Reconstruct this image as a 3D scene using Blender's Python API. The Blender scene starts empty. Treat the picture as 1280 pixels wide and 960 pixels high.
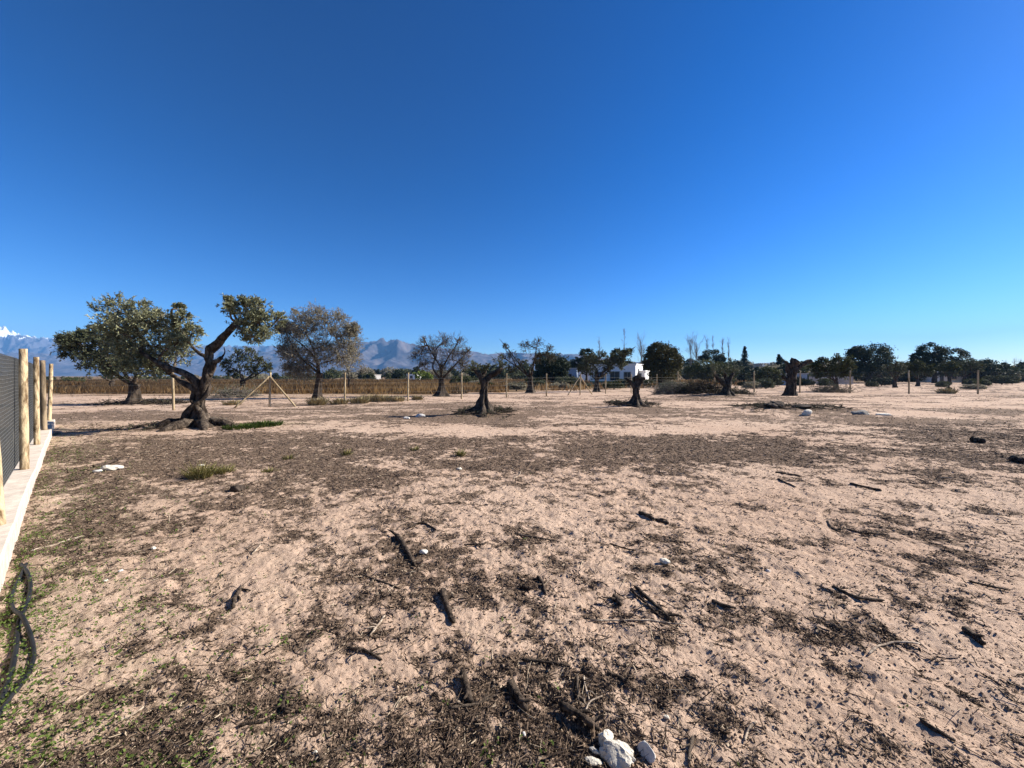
import bpy, math, random
import numpy as np

# ------------------------------------------------------------------ camera, sky, sun
SC = bpy.context.scene
COL = SC.collection
H = 1.6            # eye height
F = 481.0          # focal length in photo pixels (photo is 1280 wide)
HZ = 470.0         # row of the horizon in the photo
cam = bpy.data.cameras.new('camera')
cam.sensor_width = 36.0
cam.lens = F / 1280 * 36
cam.shift_y = -10 / 1280
cam.clip_start = 0.05
cam.clip_end = 40000
camo = bpy.data.objects.new('camera', cam)
COL.objects.link(camo)
camo.location = (0, 0, H)
camo.rotation_euler = (math.radians(90), 0, 0)
SC.camera = camo

SUN_AZ, SUN_EL = math.radians(74), math.radians(33)      # azimuth clockwise from +Y
world = bpy.data.worlds.new('World')
SC.world = world
world.use_nodes = True
wn, wl = world.node_tree.nodes, world.node_tree.links
wn.clear()
sky = wn.new('ShaderNodeTexSky')
sky.sky_type = 'NISHITA'
sky.sun_disc = False
sky.sun_elevation = SUN_EL
sky.sun_rotation = SUN_AZ
sky.altitude = 900
sky.air_density = 1.0
sky.dust_density = 0.25
sky.ozone_density = 2.5
hs = wn.new('ShaderNodeHueSaturation')
hs.inputs['Saturation'].default_value = 1.15
hs.inputs['Hue'].default_value = 0.5
bg = wn.new('ShaderNodeBackground')
bg.inputs['Strength'].default_value = 0.05  # with the tint below this gives the photo's deep blue
gm = wn.new('ShaderNodeGamma'); gm.inputs['Gamma'].default_value = 1.55
sc_ = wn.new('ShaderNodeMix'); sc_.data_type = 'RGBA'; sc_.blend_type = 'MULTIPLY'; sc_.inputs[0].default_value = 1
sc_.inputs[7].default_value = (.76, .72, .80, 1)
wo = wn.new('ShaderNodeOutputWorld')
wl.new(sky.outputs[0], sc_.inputs[6]); wl.new(sc_.outputs[2], gm.inputs['Color'])
tn_ = wn.new('ShaderNodeMix'); tn_.data_type = 'RGBA'; tn_.blend_type = 'MULTIPLY'; tn_.inputs[0].default_value = 1
tn_.inputs[7].default_value = (.58, .68, .68, 1)
wl.new(gm.outputs[0], tn_.inputs[6]); wl.new(tn_.outputs[2], hs.inputs['Color'])
wl.new(hs.outputs[0], bg.inputs['Color'])
wl.new(bg.outputs[0], wo.inputs['Surface'])

sl = bpy.data.lights.new('sun', 'SUN')
sl.energy = 5.0
sl.angle = math.radians(0.5)
sl.color = (1.0, 0.93, 0.82)
so = bpy.data.objects.new('sun', sl)
COL.objects.link(so)
so.rotation_euler = (math.radians(90) - SUN_EL, 0, math.pi - SUN_AZ)
so.location = (30, 20, 40)

SC.view_settings.view_transform = 'Standard'
SC.view_settings.look = 'None'
SC.view_settings.gamma = 1.0
SC.view_settings.exposure = 1.35
SC.view_settings.use_curve_mapping = False
SC.render.engine = 'CYCLES'
SC.cycles.volume_bounces = 0
SC.cycles.max_bounces = 6
SC.cycles.transparent_max_bounces = 12

rng = np.random.default_rng(7)

# ------------------------------------------------------------------ noise
def _h(ix, iy, s):
    with np.errstate(over='ignore'):
        n = (ix.astype(np.int64) * 374761393 + iy.astype(np.int64) * 668265263 + s * 144269504) & 0x7fffffff
        n = ((n ^ (n >> 13)) * 1274126177) & 0x7fffffff
        n = n ^ (n >> 16)
    return (n & 0xffff) / 65535.0

def vn(x, y, s=0):
    x = np.asarray(x, float); y = np.asarray(y, float)
    ix = np.floor(x); iy = np.floor(y)
    fx = x - ix; fy = y - iy
    fx = fx * fx * (3 - 2 * fx); fy = fy * fy * (3 - 2 * fy)
    a = _h(ix, iy, s); b = _h(ix + 1, iy, s); c = _h(ix, iy + 1, s); d = _h(ix + 1, iy + 1, s)
    return (a + (b - a) * fx) * (1 - fy) + (c + (d - c) * fx) * fy

def fbm(x, y, s=0, o=4, g=0.5):
    r = 0; a = 1; t = 0
    for k in range(o):
        r = r + a * vn(x * 2 ** k + 17.3 * k, y * 2 ** k - 9.1 * k, s + k); t += a; a *= g
    return r / t - 0.5

def gpt(px, py):
    d = H * F / (py - HZ)
    return np.array([(px - 640) / F * d, d])

def at(px, py, d):
    return np.array([(px - 640) / F * d, d, H - (py - HZ) / F * d])

# patches of dark dry litter, in metres on the ground: (x, y, rx, ry, weight)
PATCH = []
for (px, py, rx, ry, w) in [
        (330, 552, 170, 16, .55), (560, 565, 230, 20, .7), (760, 556, 200, 18, .8), (930, 558, 130, 16, .75),
        (1180, 545, 140, 13, .9), (1230, 575, 80, 18, .8), (990, 513, 60, 5, .9), (1010, 515, 70, 7, .5), (1120, 527, 120, 6, .6), (1200, 512, 90, 4, .5),
        (120, 600, 150, 36, .55), (270, 618, 170, 26, .5), (420, 600, 80, 25, .5),
        (110, 690, 150, 50, .35), (200, 800, 190, 70, .32), (110, 900, 200, 70, .4),
        (330, 860, 90, 40, .4), (480, 880, 70, 28, .6), (450, 780, 50, 25, .35), (610, 680, 60, 14, .3),
        (730, 680, 60, 12, .35), (960, 725, 70, 16, .5), (880, 700, 60, 12, .35), (880, 890, 60, 25, .45),
        (1120, 640, 70, 8, .4), (1200, 620, 80, 10, .45), (1180, 680, 120, 20, .55), (1150, 600, 160, 14, .4), (700, 735, 160, 14, .2), (300, 560, 260, 16, .5), (200, 650, 160, 24, .4), (1050, 760, 110, 25, .4),
        (1200, 850, 90, 40, .4), (950, 640, 60, 8, .3),
        (330, 519, 190, 7, .75), (140, 520, 120, 6, .55), (440, 508, 200, 2.5, .5), (700, 503, 160, 2, .4), (880, 522, 120, 4, .35), (640, 532, 300, 3, .3), (630, 521, 100, 8, .65), (500, 520, 60, 4, .4), (800, 510, 85, 5, .9), (960, 500, 100, 4, .6),
        (250, 537, 110, 6, .6), (1180, 497, 130, 2, .3), (560, 640, 40, 8, .25), (640, 900, 60, 25, .35),
        (60, 535, 60, 8, .5), (640, 760, 40, 14, .2),
        (720, 628, 160, 15, -.45), (480, 632, 80, 14, -.4), (640, 537, 330, 7, -.45), (1000, 600, 90, 18, -.4),
        (1040, 535, 80, 7, -.3), (870, 790, 90, 35, -.25), (620, 800, 60, 40, -.2), (430, 700, 80, 22, -.3),
        (300, 690, 60, 14, -.2), (760, 522, 200, 4, -.3), (1150, 503, 160, 3, -.4), (170, 578, 60, 6, -.4)]:
    c = gpt(px, py)
    PATCH.append((c[0], c[1], rx / F * c[1], abs(gpt(px, py - ry)[1] - gpt(px, py + ry)[1]) / 2, w))

def litter(x, y):
    wx = x + 1.2 * fbm(x * .9, y * .9, 31, 3); wy = y + 1.2 * fbm(x * .9, y * .9, 47, 3)
    m = .29 + .09 * np.clip(-x / 2 + .3, 0, 1) * np.clip((12 - y) / 4, 0, 1) + .08 * np.clip((y - 8) / 5, 0, 1) + .5 * fbm(x * .13, y * .6, 51, 4, .6) * np.clip((y - 6) / 8, 0, 1) * 2.2 + .9 * fbm(x * .55, y * .8, 5, 3) + 1.05 * fbm(x * 2.3 + y * .7, y * 3.1 - x * .6, 9, 4, .62) + (1.25 * fbm(x * 7.5 + y, y * 8.5 - x, 15, 3, .6) + .7 * fbm(x * 21, y * 19, 16, 2, .6)) * np.clip(1.25 - y / 30, .5, 1)
    brk = np.clip(.75 + 1.9 * fbm(x * 1.1 + .4 * y, y * 1.9, 18, 3, .6), .3, 1.4); near = np.clip((y - 1.5) / 5, .5, 1)
    for (cx, cy, rx, ry, w) in PATCH:
        q = ((wx - cx) / rx) ** 2 + ((wy - cy) / ry) ** 2
        m = m + w * .74 * np.exp(-q * q * .7) * (brk * near if w > 0 else .6)
    return np.clip((m - .42) * 1.35 + .44, 0, 1)

def clods(x, y):
    """fine relief: trampled crust and clods"""
    d = np.sqrt(x * x + y * y)
    fade = np.clip(1.4 - d / 16, 0, 1)
    a = fbm(x * 6.5 + y * 1.5, y * 7.5, 61, 4, .6)
    b = fbm(x * 26, y * 26, 71, 3, .6)
    r = np.abs(fbm(x * 3.1 - y, y * 3.9, 81, 3)) * 2
    return fade * (  .052 * a + .017 * b * (.5 + litter_low(x, y)) + .02 * r)

def litter_low(x, y):
    return np.clip(.5 + 1.6 * fbm(x * 1.3, y * 1.3, 91, 2), 0, 1.3)

MOUNDS = []
for (px, py, rx, ry, h) in [(985, 514, 3.6, 1.0, .22), (880, 496, 4.5, 2.0, .25), (130, 597, 1.0, .5, .10), (305, 617, .7, .35, .06),
                            (1090, 524, 2.5, .8, .14), (610, 517, 2.2, 1.3, .10), (248, 533, 2.0, 1.4, .10), (795, 507, 1.9, 1.3, .10)]:
    c = gpt(px, py)
    MOUNDS.append((c[0], c[1], rx, ry, h))

def gh0(x, y):
    x = np.asarray(x, float); y = np.asarray(y, float)
    d = np.sqrt(x * x + y * y)
    far = np.clip(1 - d / 500, 0, 1)
    z = .10 * fbm(x * .22, y * .3, 21, 3) * far * np.clip(d / 8, .15, 1)
    for (cx, cy, rx, ry, h) in MOUNDS:
        z = z + h * np.exp(-(((x - cx) / rx) ** 2 + ((y - cy) / ry) ** 2)) * (1 + .8 * fbm(x * 2, y * 2, 13, 2))
    # two shallow wheel ruts across the plot
    z = z - .03 * np.exp(-((y - 15.2 - .02 * x) / .25) ** 2) * (np.abs(x) < 30)
    return z

def gh(x, y):
    return gh0(x, y) + clods(np.asarray(x, float), np.asarray(y, float))

def G3(px, py):
    p = gpt(px, py)
    return np.array([p[0], p[1], float(gh0(p[0], p[1]))])

# ------------------------------------------------------------------ mesh building
class MB:
    def __init__(s):
        s.v = []; s.f = []; s.a = []; s.n = 0
    def add(s, v, f, a=None):
        v = np.asarray(v, float).reshape(-1, 3); f = np.asarray(f, np.int64)
        s.v.append(v); s.f.append(f + s.n)
        s.a.append(np.full(len(f), .5) if a is None else np.broadcast_to(np.asarray(a, float), (len(f),)))
        s.n += len(v); return s
    def mesh(s, name, off=(0, 0, 0), smooth=True, extra=None):
        me = bpy.data.meshes.new(name)
        V = np.concatenate(s.v) - np.asarray(off, float)
        cnt = np.concatenate([np.full(len(f), f.shape[1]) for f in s.f])
        idx = np.concatenate([f.reshape(-1) for f in s.f]).astype(np.int32)
        me.vertices.add(len(V)); me.vertices.foreach_set('co', V.astype(np.float32).ravel())
        me.loops.add(len(idx)); me.loops.foreach_set('vertex_index', idx)
        me.polygons.add(len(cnt))
        st = np.concatenate([[0], np.cumsum(cnt)[:-1]]).astype(np.int32)
        me.polygons.foreach_set('loop_start', st)
        me.polygons.foreach_set('use_smooth', np.full(len(cnt), smooth))
        at_ = me.attributes.new('tone', 'FLOAT', 'FACE')
        at_.data.foreach_set('value', np.concatenate(s.a).astype(np.float32))
        if extra:
            for k, arr in extra.items():
                e = me.attributes.new(k, 'FLOAT', 'POINT'); e.data.foreach_set('value', arr.astype(np.float32))
        me.update(calc_edges=True)
        return me

def tubes(mb, P, R, sides=4, tone=.5, mod=None, cap=True):
    """P (N,K,3), R (N,K)"""
    P = np.asarray(P, float); R = np.asarray(R, float)
    if P.ndim == 2: P = P[None]; R = R[None]
    if cap:
        P = np.concatenate([P[:, :1], P, P[:, -1:]], 1)
        R = np.concatenate([R[:, :1] * .02, R, R[:, -1:] * .02], 1)
    N, K, _ = P.shape
    T = np.gradient(P, axis=1)
    if cap:
        T[:, 0] = T[:, 1]; T[:, -1] = T[:, -2]
        T[:, 1] = P[:, 2] - P[:, 1]; T[:, -2] = P[:, -2] - P[:, -3]; T[:, 0] = T[:, 1]; T[:, -1] = T[:, -2]
    T /= np.linalg.norm(T, axis=2, keepdims=True) + 1e-9
    M = np.abs(T.mean(1)); ref = np.zeros((N, 3)); ref[np.arange(N), M.argmin(1)] = 1
    U = ref[:, None] - T * (T * ref[:, None]).sum(2, keepdims=True)
    U /= np.linalg.norm(U, axis=2, keepdims=True) + 1e-9
    W = np.cross(T, U)
    th = np.arange(sides) * 2 * np.pi / sides
    RR = R[:, :, None] * np.ones(sides)
    if mod is not None: RR = RR * mod(th[None, None], np.arange(K)[None, :, None] / K, RR)
    V = P[:, :, None] + RR[..., None] * (U[:, :, None] * np.cos(th)[:, None] + W[:, :, None] * np.sin(th)[:, None])
    i = np.arange(K - 1)[:, None]; j = np.arange(sides)[None]
    a = i * sides + j; b = i * sides + (j + 1) % sides
    q = np.stack([a, b, b + sides, a + sides], -1).reshape(-1, 4)
    f = (q[None] + (np.arange(N) * K * sides)[:, None, None]).reshape(-1, 4)
    tn = np.repeat(np.broadcast_to(np.asarray(tone, float), (N,)), len(q))
    mb.add(V.reshape(-1, 3), f, tn)

def resample(P, R, K):
    P = np.asarray(P, float); R = np.asarray(R, float)
    n = len(P); t = np.linspace(0, n - 1, K)
    out = np.zeros((K, 3)); rr = np.zeros(K)
    Q = np.concatenate([[2 * P[0] - P[1]], P, [2 * P[-1] - P[-2]]])
    for k, tt in enumerate(t):
        i = min(int(tt), n - 2); u = tt - i
        p0, p1, p2, p3 = Q[i], Q[i + 1], Q[i + 2], Q[i + 3]
        out[k] = .5 * ((2 * p1) + (p2 - p0) * u + (2 * p0 - 5 * p1 + 4 * p2 - p3) * u * u + (3 * p1 - p0 - 3 * p2 + p3) * u ** 3)
        rr[k] = R[i] * (1 - u) + R[i + 1] * u
    return out, rr

def gnarly(seed, amp=.12, fr=2.2, ln=14):
    def m(th, t, R):
        return 1 + amp * 2 * fbm(np.cos(th) * fr + 7 + t * ln * .4, np.sin(th) * fr + 3 + t * ln + 0 * R, seed, 3) * np.ones_like(R)
    return m

def limb(mb, P, R, K=26, sides=12, seed=1, amp=.16, ln=14, cap=True, wob=.35):
    P, R = resample(P, R, K)
    r = np.random.default_rng(seed)
    j = r.normal(size=(K, 3)); j = (j + np.roll(j, 1, 0) + np.roll(j, -1, 0)) / 3
    P = P + j * R[:, None] * wob * np.linspace(0, 1, K)[:, None]
    tubes(mb, P, R, sides, mod=gnarly(seed, amp, 2.0, ln), cap=cap)
    return P, R

def flare(mb, base, top, rb, rt, h, seed=3, sides=44, roots=6, K=26, amp=.16, pinch=2.6):
    """gnarled olive bole: wide at the ground with root ridges, waist above"""
    t = np.linspace(0, 1, K)
    P = base[None] + (top - base)[None] * t[:, None]
    P[:, 2] -= .12 * (1 - t) ** 6
    r = rt + (rb - rt) * np.exp(-t * pinch * 1.6) * (1 - t) ** .5 + .12 * rt * t ** 4
    rs = np.random.default_rng(seed); ph = rs.uniform(0, 6.28, 4)
    def m(th, tt, R):
        g = (np.cos(roots * th + ph[0] + 1.5 * tt) * .5 + np.cos((roots + 3) * th + ph[1] - 2 * tt) * .3 + np.cos(2 * th + ph[2]) * .25)
        g = np.sign(g) * np.abs(g) ** .8
        return (1 + g * (.34 * np.exp(-tt * 3.2) + .10)) * (1 + amp * 2 * fbm(np.cos(th) * 2.4 + 5, np.sin(th) * 2.4 + tt * 8 + 0 * R, seed, 4))
    tubes(mb, P, r, sides, mod=m)

def nrm(a): return a / (np.linalg.norm(a, axis=-1, keepdims=True) + 1e-9)

def sprout(r, P, D, L, R, nch, ang=(.5, 1.0), lr=(.45, .8), tmin=.25, rr=.55, up=0., env=None):
    """children of branches given as paths P (N,K,3)"""
    N, K, _ = P.shape
    i = np.repeat(np.arange(N), nch); M = len(i)
    t = r.uniform(tmin, 1, M); k = t * (K - 1); k0 = np.minimum(k.astype(int), K - 2); u = (k - k0)[:, None]
    p = P[i, k0] * (1 - u) + P[i, k0 + 1] * u
    d = nrm(P[i, k0 + 1] - P[i, k0])
    q = nrm(np.cross(d, r.normal(size=(M, 3))))
    a = r.uniform(*ang, M)[:, None]
    nd = nrm(d * np.cos(a) + q * np.sin(a) + np.array([0, 0, up]))
    nl = L[i] * r.uniform(*lr, M)
    if env is not None:
        c, e = env
        o = ((p + nd * nl[:, None] - c) / e); ov = (o ** 2).sum(1) > 1
        nl = np.where(ov, nl * .5, nl)
        o = ((p + nd * nl[:, None] - c) / e); ov = (o ** 2).sum(1) > 1
        nd[ov] = nrm(nd[ov] + nrm(c - p[ov]) * .8)
    nr = R[i] * rr * (1 - .45 * t)
    return p, nd, nl, nr

def paths(r, p, d, l, K=5, wob=.22, up=0.):
    N = len(p); P = np.zeros((N, K, 3)); P[:, 0] = p; d = d.copy()
    for k in range(1, K):
        P[:, k] = P[:, k - 1] + d * (l / (K - 1))[:, None]
        d = nrm(d + r.normal(size=(N, 3)) * wob + np.array([0, 0, up]))
    return P

def leaves(mb, r, P, per, ll, lw, droop=0., spread=1.0, tone=(.2, .9), tmin=.15):
    N, K, _ = P.shape
    i = np.repeat(np.arange(N), per); M = len(i)
    k = r.uniform(tmin, 1, M) * (K - 1); k0 = np.minimum(k.astype(int), K - 2); u = (k - k0)[:, None]
    p = P[i, k0] * (1 - u) + P[i, k0 + 1] * u
    d = nrm(nrm(P[i, k0 + 1] - P[i, k0]) + r.normal(size=(M, 3)) * spread * .8 - np.array([0, 0, droop]))
    n = nrm(np.cross(d, r.normal(size=(M, 3))))
    L = (ll * r.uniform(.6, 1.3, M))[:, None]; W = (lw * r.uniform(.6, 1.3, M))[:, None]
    V = np.stack([p, p + d * L * .5 + n * W * .5, p + d * L, p + d * L * .5 - n * W * .5], 1)
    f = np.arange(M * 4).reshape(M, 4)
    tw = r.uniform(0, 1, N)[i] * .5 + r.uniform(0, 1, M) * .5
    mb.add(V.reshape(-1, 3), f, tone[0] + (tone[1] - tone[0]) * tw)

def cards(mb, r, C, s, ll, lw, n, tone=(.2, .9)):
    """leaf clumps round centres C (N,3), gaussian radius s"""
    N = len(C); i = np.repeat(np.arange(N), n); M = len(i)
    p = C[i] + r.normal(size=(M, 3)) * s * np.array([1, 1, .7])
    d = nrm(r.normal(size=(M, 3))); q = nrm(np.cross(d, r.normal(size=(M, 3))))
    L = (ll * r.uniform(.6, 1.3, M))[:, None]; W = (lw * r.uniform(.6, 1.3, M))[:, None]
    V = np.stack([p - d * L * .5, p + q * W * .5, p + d * L * .5, p - q * W * .5], 1)
    tw = r.uniform(0, 1, N)[i] * .6 + r.uniform(0, 1, M) * .4
    mb.add(V.reshape(-1, 3), np.arange(M * 4).reshape(M, 4), tone[0] + (tone[1] - tone[0]) * tw)

def box(mb, c, s, rz=0., tone=.5):
    x, y, z = np.asarray(s) / 2
    v = np.array([[-x, -y, -z], [x, -y, -z], [x, y, -z], [-x, y, -z], [-x, -y, z], [x, -y, z], [x, y, z], [-x, y, z]])
    ca, sa = math.cos(rz), math.sin(rz)
    v = v @ np.array([[ca, sa, 0], [-sa, ca, 0], [0, 0, 1]]) + np.asarray(c)
    mb.add(v, [[0, 3, 2, 1], [4, 5, 6, 7], [0, 1, 5, 4], [1, 2, 6, 5], [2, 3, 7, 6], [3, 0, 4, 7]], tone)

# ------------------------------------------------------------------ materials
def newmat(name):
    m = bpy.data.materials.new(name); m.use_nodes = True
    n, l = m.node_tree.nodes, m.node_tree.links
    b = n['Principled BSDF']; b.inputs['Roughness'].default_value = .9
    b.inputs['Specular IOR Level'].default_value = .15
    return m, n, l, b

def ramp(n, l, src, stops):
    r = n.new('ShaderNodeValToRGB'); e = r.color_ramp.elements
    while len(e) < len(stops): e.new(.5)
    for k, (p, c) in enumerate(stops): e[k].position = p; e[k].color = (*c, 1)
    l.new(src, r.inputs[0]); return r.outputs[0]

def noise(n, l, scale, detail=6, rough=.6, vec=None, dist=0.):
    t = n.new('ShaderNodeTexNoise'); t.inputs['Scale'].default_value = scale
    t.inputs['Detail'].default_value = detail; t.inputs['Roughness'].default_value = rough; t.inputs['Distortion'].default_value = dist
    if vec: l.new(vec, t.inputs['Vector'])
    return t.outputs['Fac']

def objco(n, l, scale=(1, 1, 1)):
    c = n.new('ShaderNodeTexCoord'); m = n.new('ShaderNodeMapping'); m.inputs['Scale'].default_value = scale
    l.new(c.outputs['Object'], m.inputs['Vector']); return m.outputs[0]

def bump(n, l, b, src, strength=.5, dist=.02, prev=None):
    u = n.new('ShaderNodeBump'); u.inputs['Strength'].default_value = strength; u.inputs['Distance'].default_value = dist
    l.new(src, u.inputs['Height'])
    if prev: l.new(prev, u.inputs['Normal'])
    l.new(u.outputs[0], b.inputs['Normal']); return u.outputs[0]

def mathn(n, l, op, a, b):
    m = n.new('ShaderNodeMath'); m.operation = op
    for k, v in enumerate((a, b)):
        if isinstance(v, (int, float)): m.inputs[k].default_value = v
        else: l.new(v, m.inputs[k])
    return m.outputs[0]

def mixc(n, l, fac, a, b):
    m = n.new('ShaderNodeMix'); m.data_type = 'RGBA'
    if isinstance(fac, (int, float)): m.inputs[0].default_value = fac
    else: l.new(fac, m.inputs[0])
    for k, v in ((6, a), (7, b)):
        if isinstance(v, tuple): m.inputs[k].default_value = (*v, 1)
        else: l.new(v, m.inputs[k])
    return m.outputs[2]

def leafmat(name, dark, light, trans=.14):
    m, n, l, b = newmat(name)
    a = n.new('ShaderNodeAttribute'); a.attribute_name = 'tone'
    c = ramp(n, l, a.outputs['Fac'], [(0, dark), (1, light)])
    l.new(c, b.inputs['Base Color']); b.inputs['Roughness'].default_value = .7; b.inputs['Specular IOR Level'].default_value = .12
    t = n.new('ShaderNodeBsdfTranslucent'); l.new(c, t.inputs[0])
    x = n.new('ShaderNodeMixShader'); x.inputs[0].default_value = trans
    l.new(b.outputs[0], x.inputs[1]); l.new(t.outputs[0], x.inputs[2]); l.new(x.outputs[0], n['Material Output'].inputs[0])
    return m

def barkmat(name, dark, light, scale=9., bs=.9, dist=.02, stretch=.35, lo=.42, hi=.68):
    m, n, l, b = newmat(name)
    v = objco(n, l, (1, 1, stretch))
    f = noise(n, l, scale, 8, .65, v, .6)
    l.new(ramp(n, l, f, [(lo, dark), (hi, light)]), b.inputs['Base Color'])
    f2 = noise(n, l, scale * 3.2, 6, .7, v, .4)
    bump(n, l, b, mathn(n, l, 'ADD', f, f2), bs, dist)
    return m

def plain(name, c, rough=.8, var=.25, scale=6., bs=0., dist=.01, metal=0.):
    m, n, l, b = newmat(name)
    f = noise(n, l, scale, 6, .65, objco(n, l))
    d = tuple(x * (1 - var) for x in c); e = tuple(min(1, x * (1 + var)) for x in c)
    l.new(ramp(n, l, f, [(.35, d), (.65, e)]), b.inputs['Base Color'])
    b.inputs['Roughness'].default_value = rough; b.inputs['Metallic'].default_value = metal
    if bs: bump(n, l, b, f, bs, dist)
    return m

def tonemat(name, stops, rough=.95):
    m, n, l, b = newmat(name)
    a = n.new('ShaderNodeAttribute'); a.attribute_name = 'tone'
    l.new(ramp(n, l, a.outputs['Fac'], stops), b.inputs['Base Color']); b.inputs['Roughness'].default_value = rough
    return m

M = {}
def ground_mat():
    m, n, l, b = newmat('dry_pink_soil')
    v = objco(n, l)
    big = noise(n, l, .35, 5, .6, v)
    mid = noise(n, l, 5.5, 8, .68, v, .3)
    fine = noise(n, l, 42, 8, .72, v, .2)
    grit = noise(n, l, 160, 4, .7, v)
    soil = ramp(n, l, big, [(.35, (.41, .292, .215)), (.65, (.475, .352, .265))])
    soil = mixc(n, l, ramp(n, l, fine, [(.28, (0, 0, 0)), (.50, (1, 1, 1))]), (.29, .19, .135), soil)
    soil = mixc(n, l, ramp(n, l, mid, [(.58, (0, 0, 0)), (.74, (.8, .8, .8))]), soil, (.52, .40, .30))
    a = n.new('ShaderNodeAttribute'); a.attribute_name = 'litter'
    # litter-stained soil appears where attribute + fine noise pass a threshold
    s = mathn(n, l, 'ADD', a.outputs['Fac'], mathn(n, l, 'MULTIPLY', mathn(n, l, 'SUBTRACT', mid, .5), 1.3))
    s = mathn(n, l, 'ADD', s, mathn(n, l, 'MULTIPLY', mathn(n, l, 'SUBTRACT', fine, .5), 1.7))
    s = mathn(n, l, 'ADD', s, mathn(n, l, 'MULTIPLY', mathn(n, l, 'SUBTRACT', noise(n, l, 1.7, 7, .7, v, .4), .5), .95))
    k = ramp(n, l, s, [(.44, (0, 0, 0)), (.70, (1, 1, 1))])
    dark = ramp(n, l, fine, [(.35, (.055, .036, .026)), (.55, (.13, .092, .066)), (.72, (.26, .195, .14))])
    c = mixc(n, l, mathn(n, l, 'MULTIPLY', k, .86), soil, dark)
    # grass-green film near the kerb
    g = n.new('ShaderNodeAttribute'); g.attribute_name = 'green'
    gs = mathn(n, l, 'MULTIPLY', g.outputs['Fac'], ramp(n, l, mid, [(.45, (0, 0, 0)), (.62, (1, 1, 1))]))
    c = mixc(n, l, mathn(n, l, 'MULTIPLY', gs, .6), c, (.085, .095, .03))
    # reddish brown steppe further out
    fa = n.new('ShaderNodeAttribute'); fa.attribute_name = 'far'
    c = mixc(n, l, fa.outputs['Fac'], c, ramp(n, l, mid, [(.4, (.12, .075, .04)), (.62, (.23, .16, .095))]))
    l.new(c, b.inputs['Base Color']); b.inputs['Roughness'].default_value = 1; b.inputs['Specular IOR Level'].default_value = .05
    h = mathn(n, l, 'ADD', mathn(n, l, 'MULTIPLY', fine, 1.0), mathn(n, l, 'MULTIPLY', grit, .35))
    p = bump(n, l, b, h, .8, .018)
    return m
M['ground'] = ground_mat()
M['olive_bark'] = barkmat('olive_bark', (.028, .02, .015), (.20, .155, .115), 7., 1., .05, .5, .45, .72)
M['dark_bark'] = barkmat('dark_bark', (.022, .016, .012), (.10, .075, .055), 8.)
M['grey_bark'] = barkmat('grey_bark', (.10, .085, .07), (.28, .24, .20), 8.)
M['twig'] = barkmat('dry_twig', (.07, .052, .038), (.20, .155, .115), 5.)
M['olive_leaf'] = leafmat('olive_leaf', (.028, .036, .016), (.14, .15, .085))
M['main_leaf'] = leafmat('sunlit_olive_leaf', (.045, .056, .024), (.32, .32, .19))  # light end raised so the main crown looks sunlit by colour
M['dark_leaf'] = leafmat('dark_leaf', (.010, .017, .010), (.05, .062, .03), .15)
M['green_leaf'] = leafmat('green_leaf', (.025, .035, .014), (.10, .105, .04))
M['lime_leaf'] = leafmat('yellow_green_leaf', (.08, .12, .02), (.22, .26, .05))
M['grey_leaf'] = leafmat('grey_feathery_leaf', (.11, .10, .065), (.36, .325, .235), .3)
M['autumn_leaf'] = leafmat('autumn_leaf', (.015, .024, .01), (.10, .085, .03))
M['dry_grass'] = leafmat('dry_grass', (.10, .05, .022), (.34, .22, .10), .3)
M['pale_grass'] = leafmat('pale_grass', (.26, .20, .10), (.50, .42, .24), .3)
M['tuft_grass'] = leafmat('yellow_green_grass', (.14, .14, .04), (.40, .34, .15), .3)
M['weed'] = leafmat('small_weed_leaf', (.05, .085, .015), (.15, .20, .05), .3)
M['litter'] = tonemat('dead_litter', [(0, (.018, .012, .009)), (.35, (.065, .045, .032)), (.75, (.19, .135, .095)), (.86, (.24, .175, .12)), (1, (.46, .38, .28))])
M['clod'] = tonemat('soil_clods', [(0, (.18, .12, .08)), (1, (.42, .31, .225))])
M['post'] = barkmat('peeled_post_wood', (.12, .075, .038), (.54, .42, .26), 11., .9, .014, .3, .38, .56)
M['dark_post'] = barkmat('shaded_weathered_wood', (.10, .075, .05), (.34, .26, .17), 6., .6, .01, .3)  # darker wood; on the mesh fence post it paints in shade
M['field_post'] = barkmat('field_post_wood', (.22, .16, .09), (.52, .42, .27), 5., .5, .01, .3)
M['wire'] = plain('galvanised_wire', (.15, .15, .145), .6, .2, 20, metal=.3)
M['concrete'] = plain('poured_concrete', (.52, .45, .38), .9, .18, 7, .6, .01)
M['hose'] = plain('black_plastic_hose', (.018, .019, .02), .5, .3, 8)
M['shade_wood'] = barkmat('shade_darkened_wood', (.018, .013, .010), (.17, .125, .09), 26., 1., .012, .4, .42, .72)  # brown wood; the near-black tone paints in the shaded sides of the sticks
M['pale_wood'] = barkmat('bleached_twig', (.20, .15, .11), (.55, .46, .36), 20., .6, .006, .5)
M['stone'] = plain('pale_stone', (.58, .55, .50), .85, .2, 14, .7, .01)
M['white_stone'] = plain('white_plaster', (.60, .55, .46), .85, .22, 26, 1., .02)
M['grey_stone'] = plain('grey_stone', (.20, .185, .17), .9, .3, 12, .8, .02)
M['dark_soil'] = plain('dark_soil', (.06, .045, .035), 1., .35, 9, 1., .04)
M['white_wall'] = plain('white_render_wall', (.80, .79, .77), .85, .05, 2)
M['blue_wall'] = plain('blue_grey_sheet', (.27, .34, .44), .6, .12, 2)
M['grey_wall'] = plain('grey_block_wall', (.33, .32, .31), .85, .12, 2)
M['roof'] = plain('flat_roof_slab', (.42, .39, .36), .9, .1, 2)
M['glass'] = plain('dark_window_glass', (.03, .035, .045), .15, .1, 1)
M['plinth'] = plain('green_painted_plinth', (.16, .30, .20), .8, .1, 2)

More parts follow.
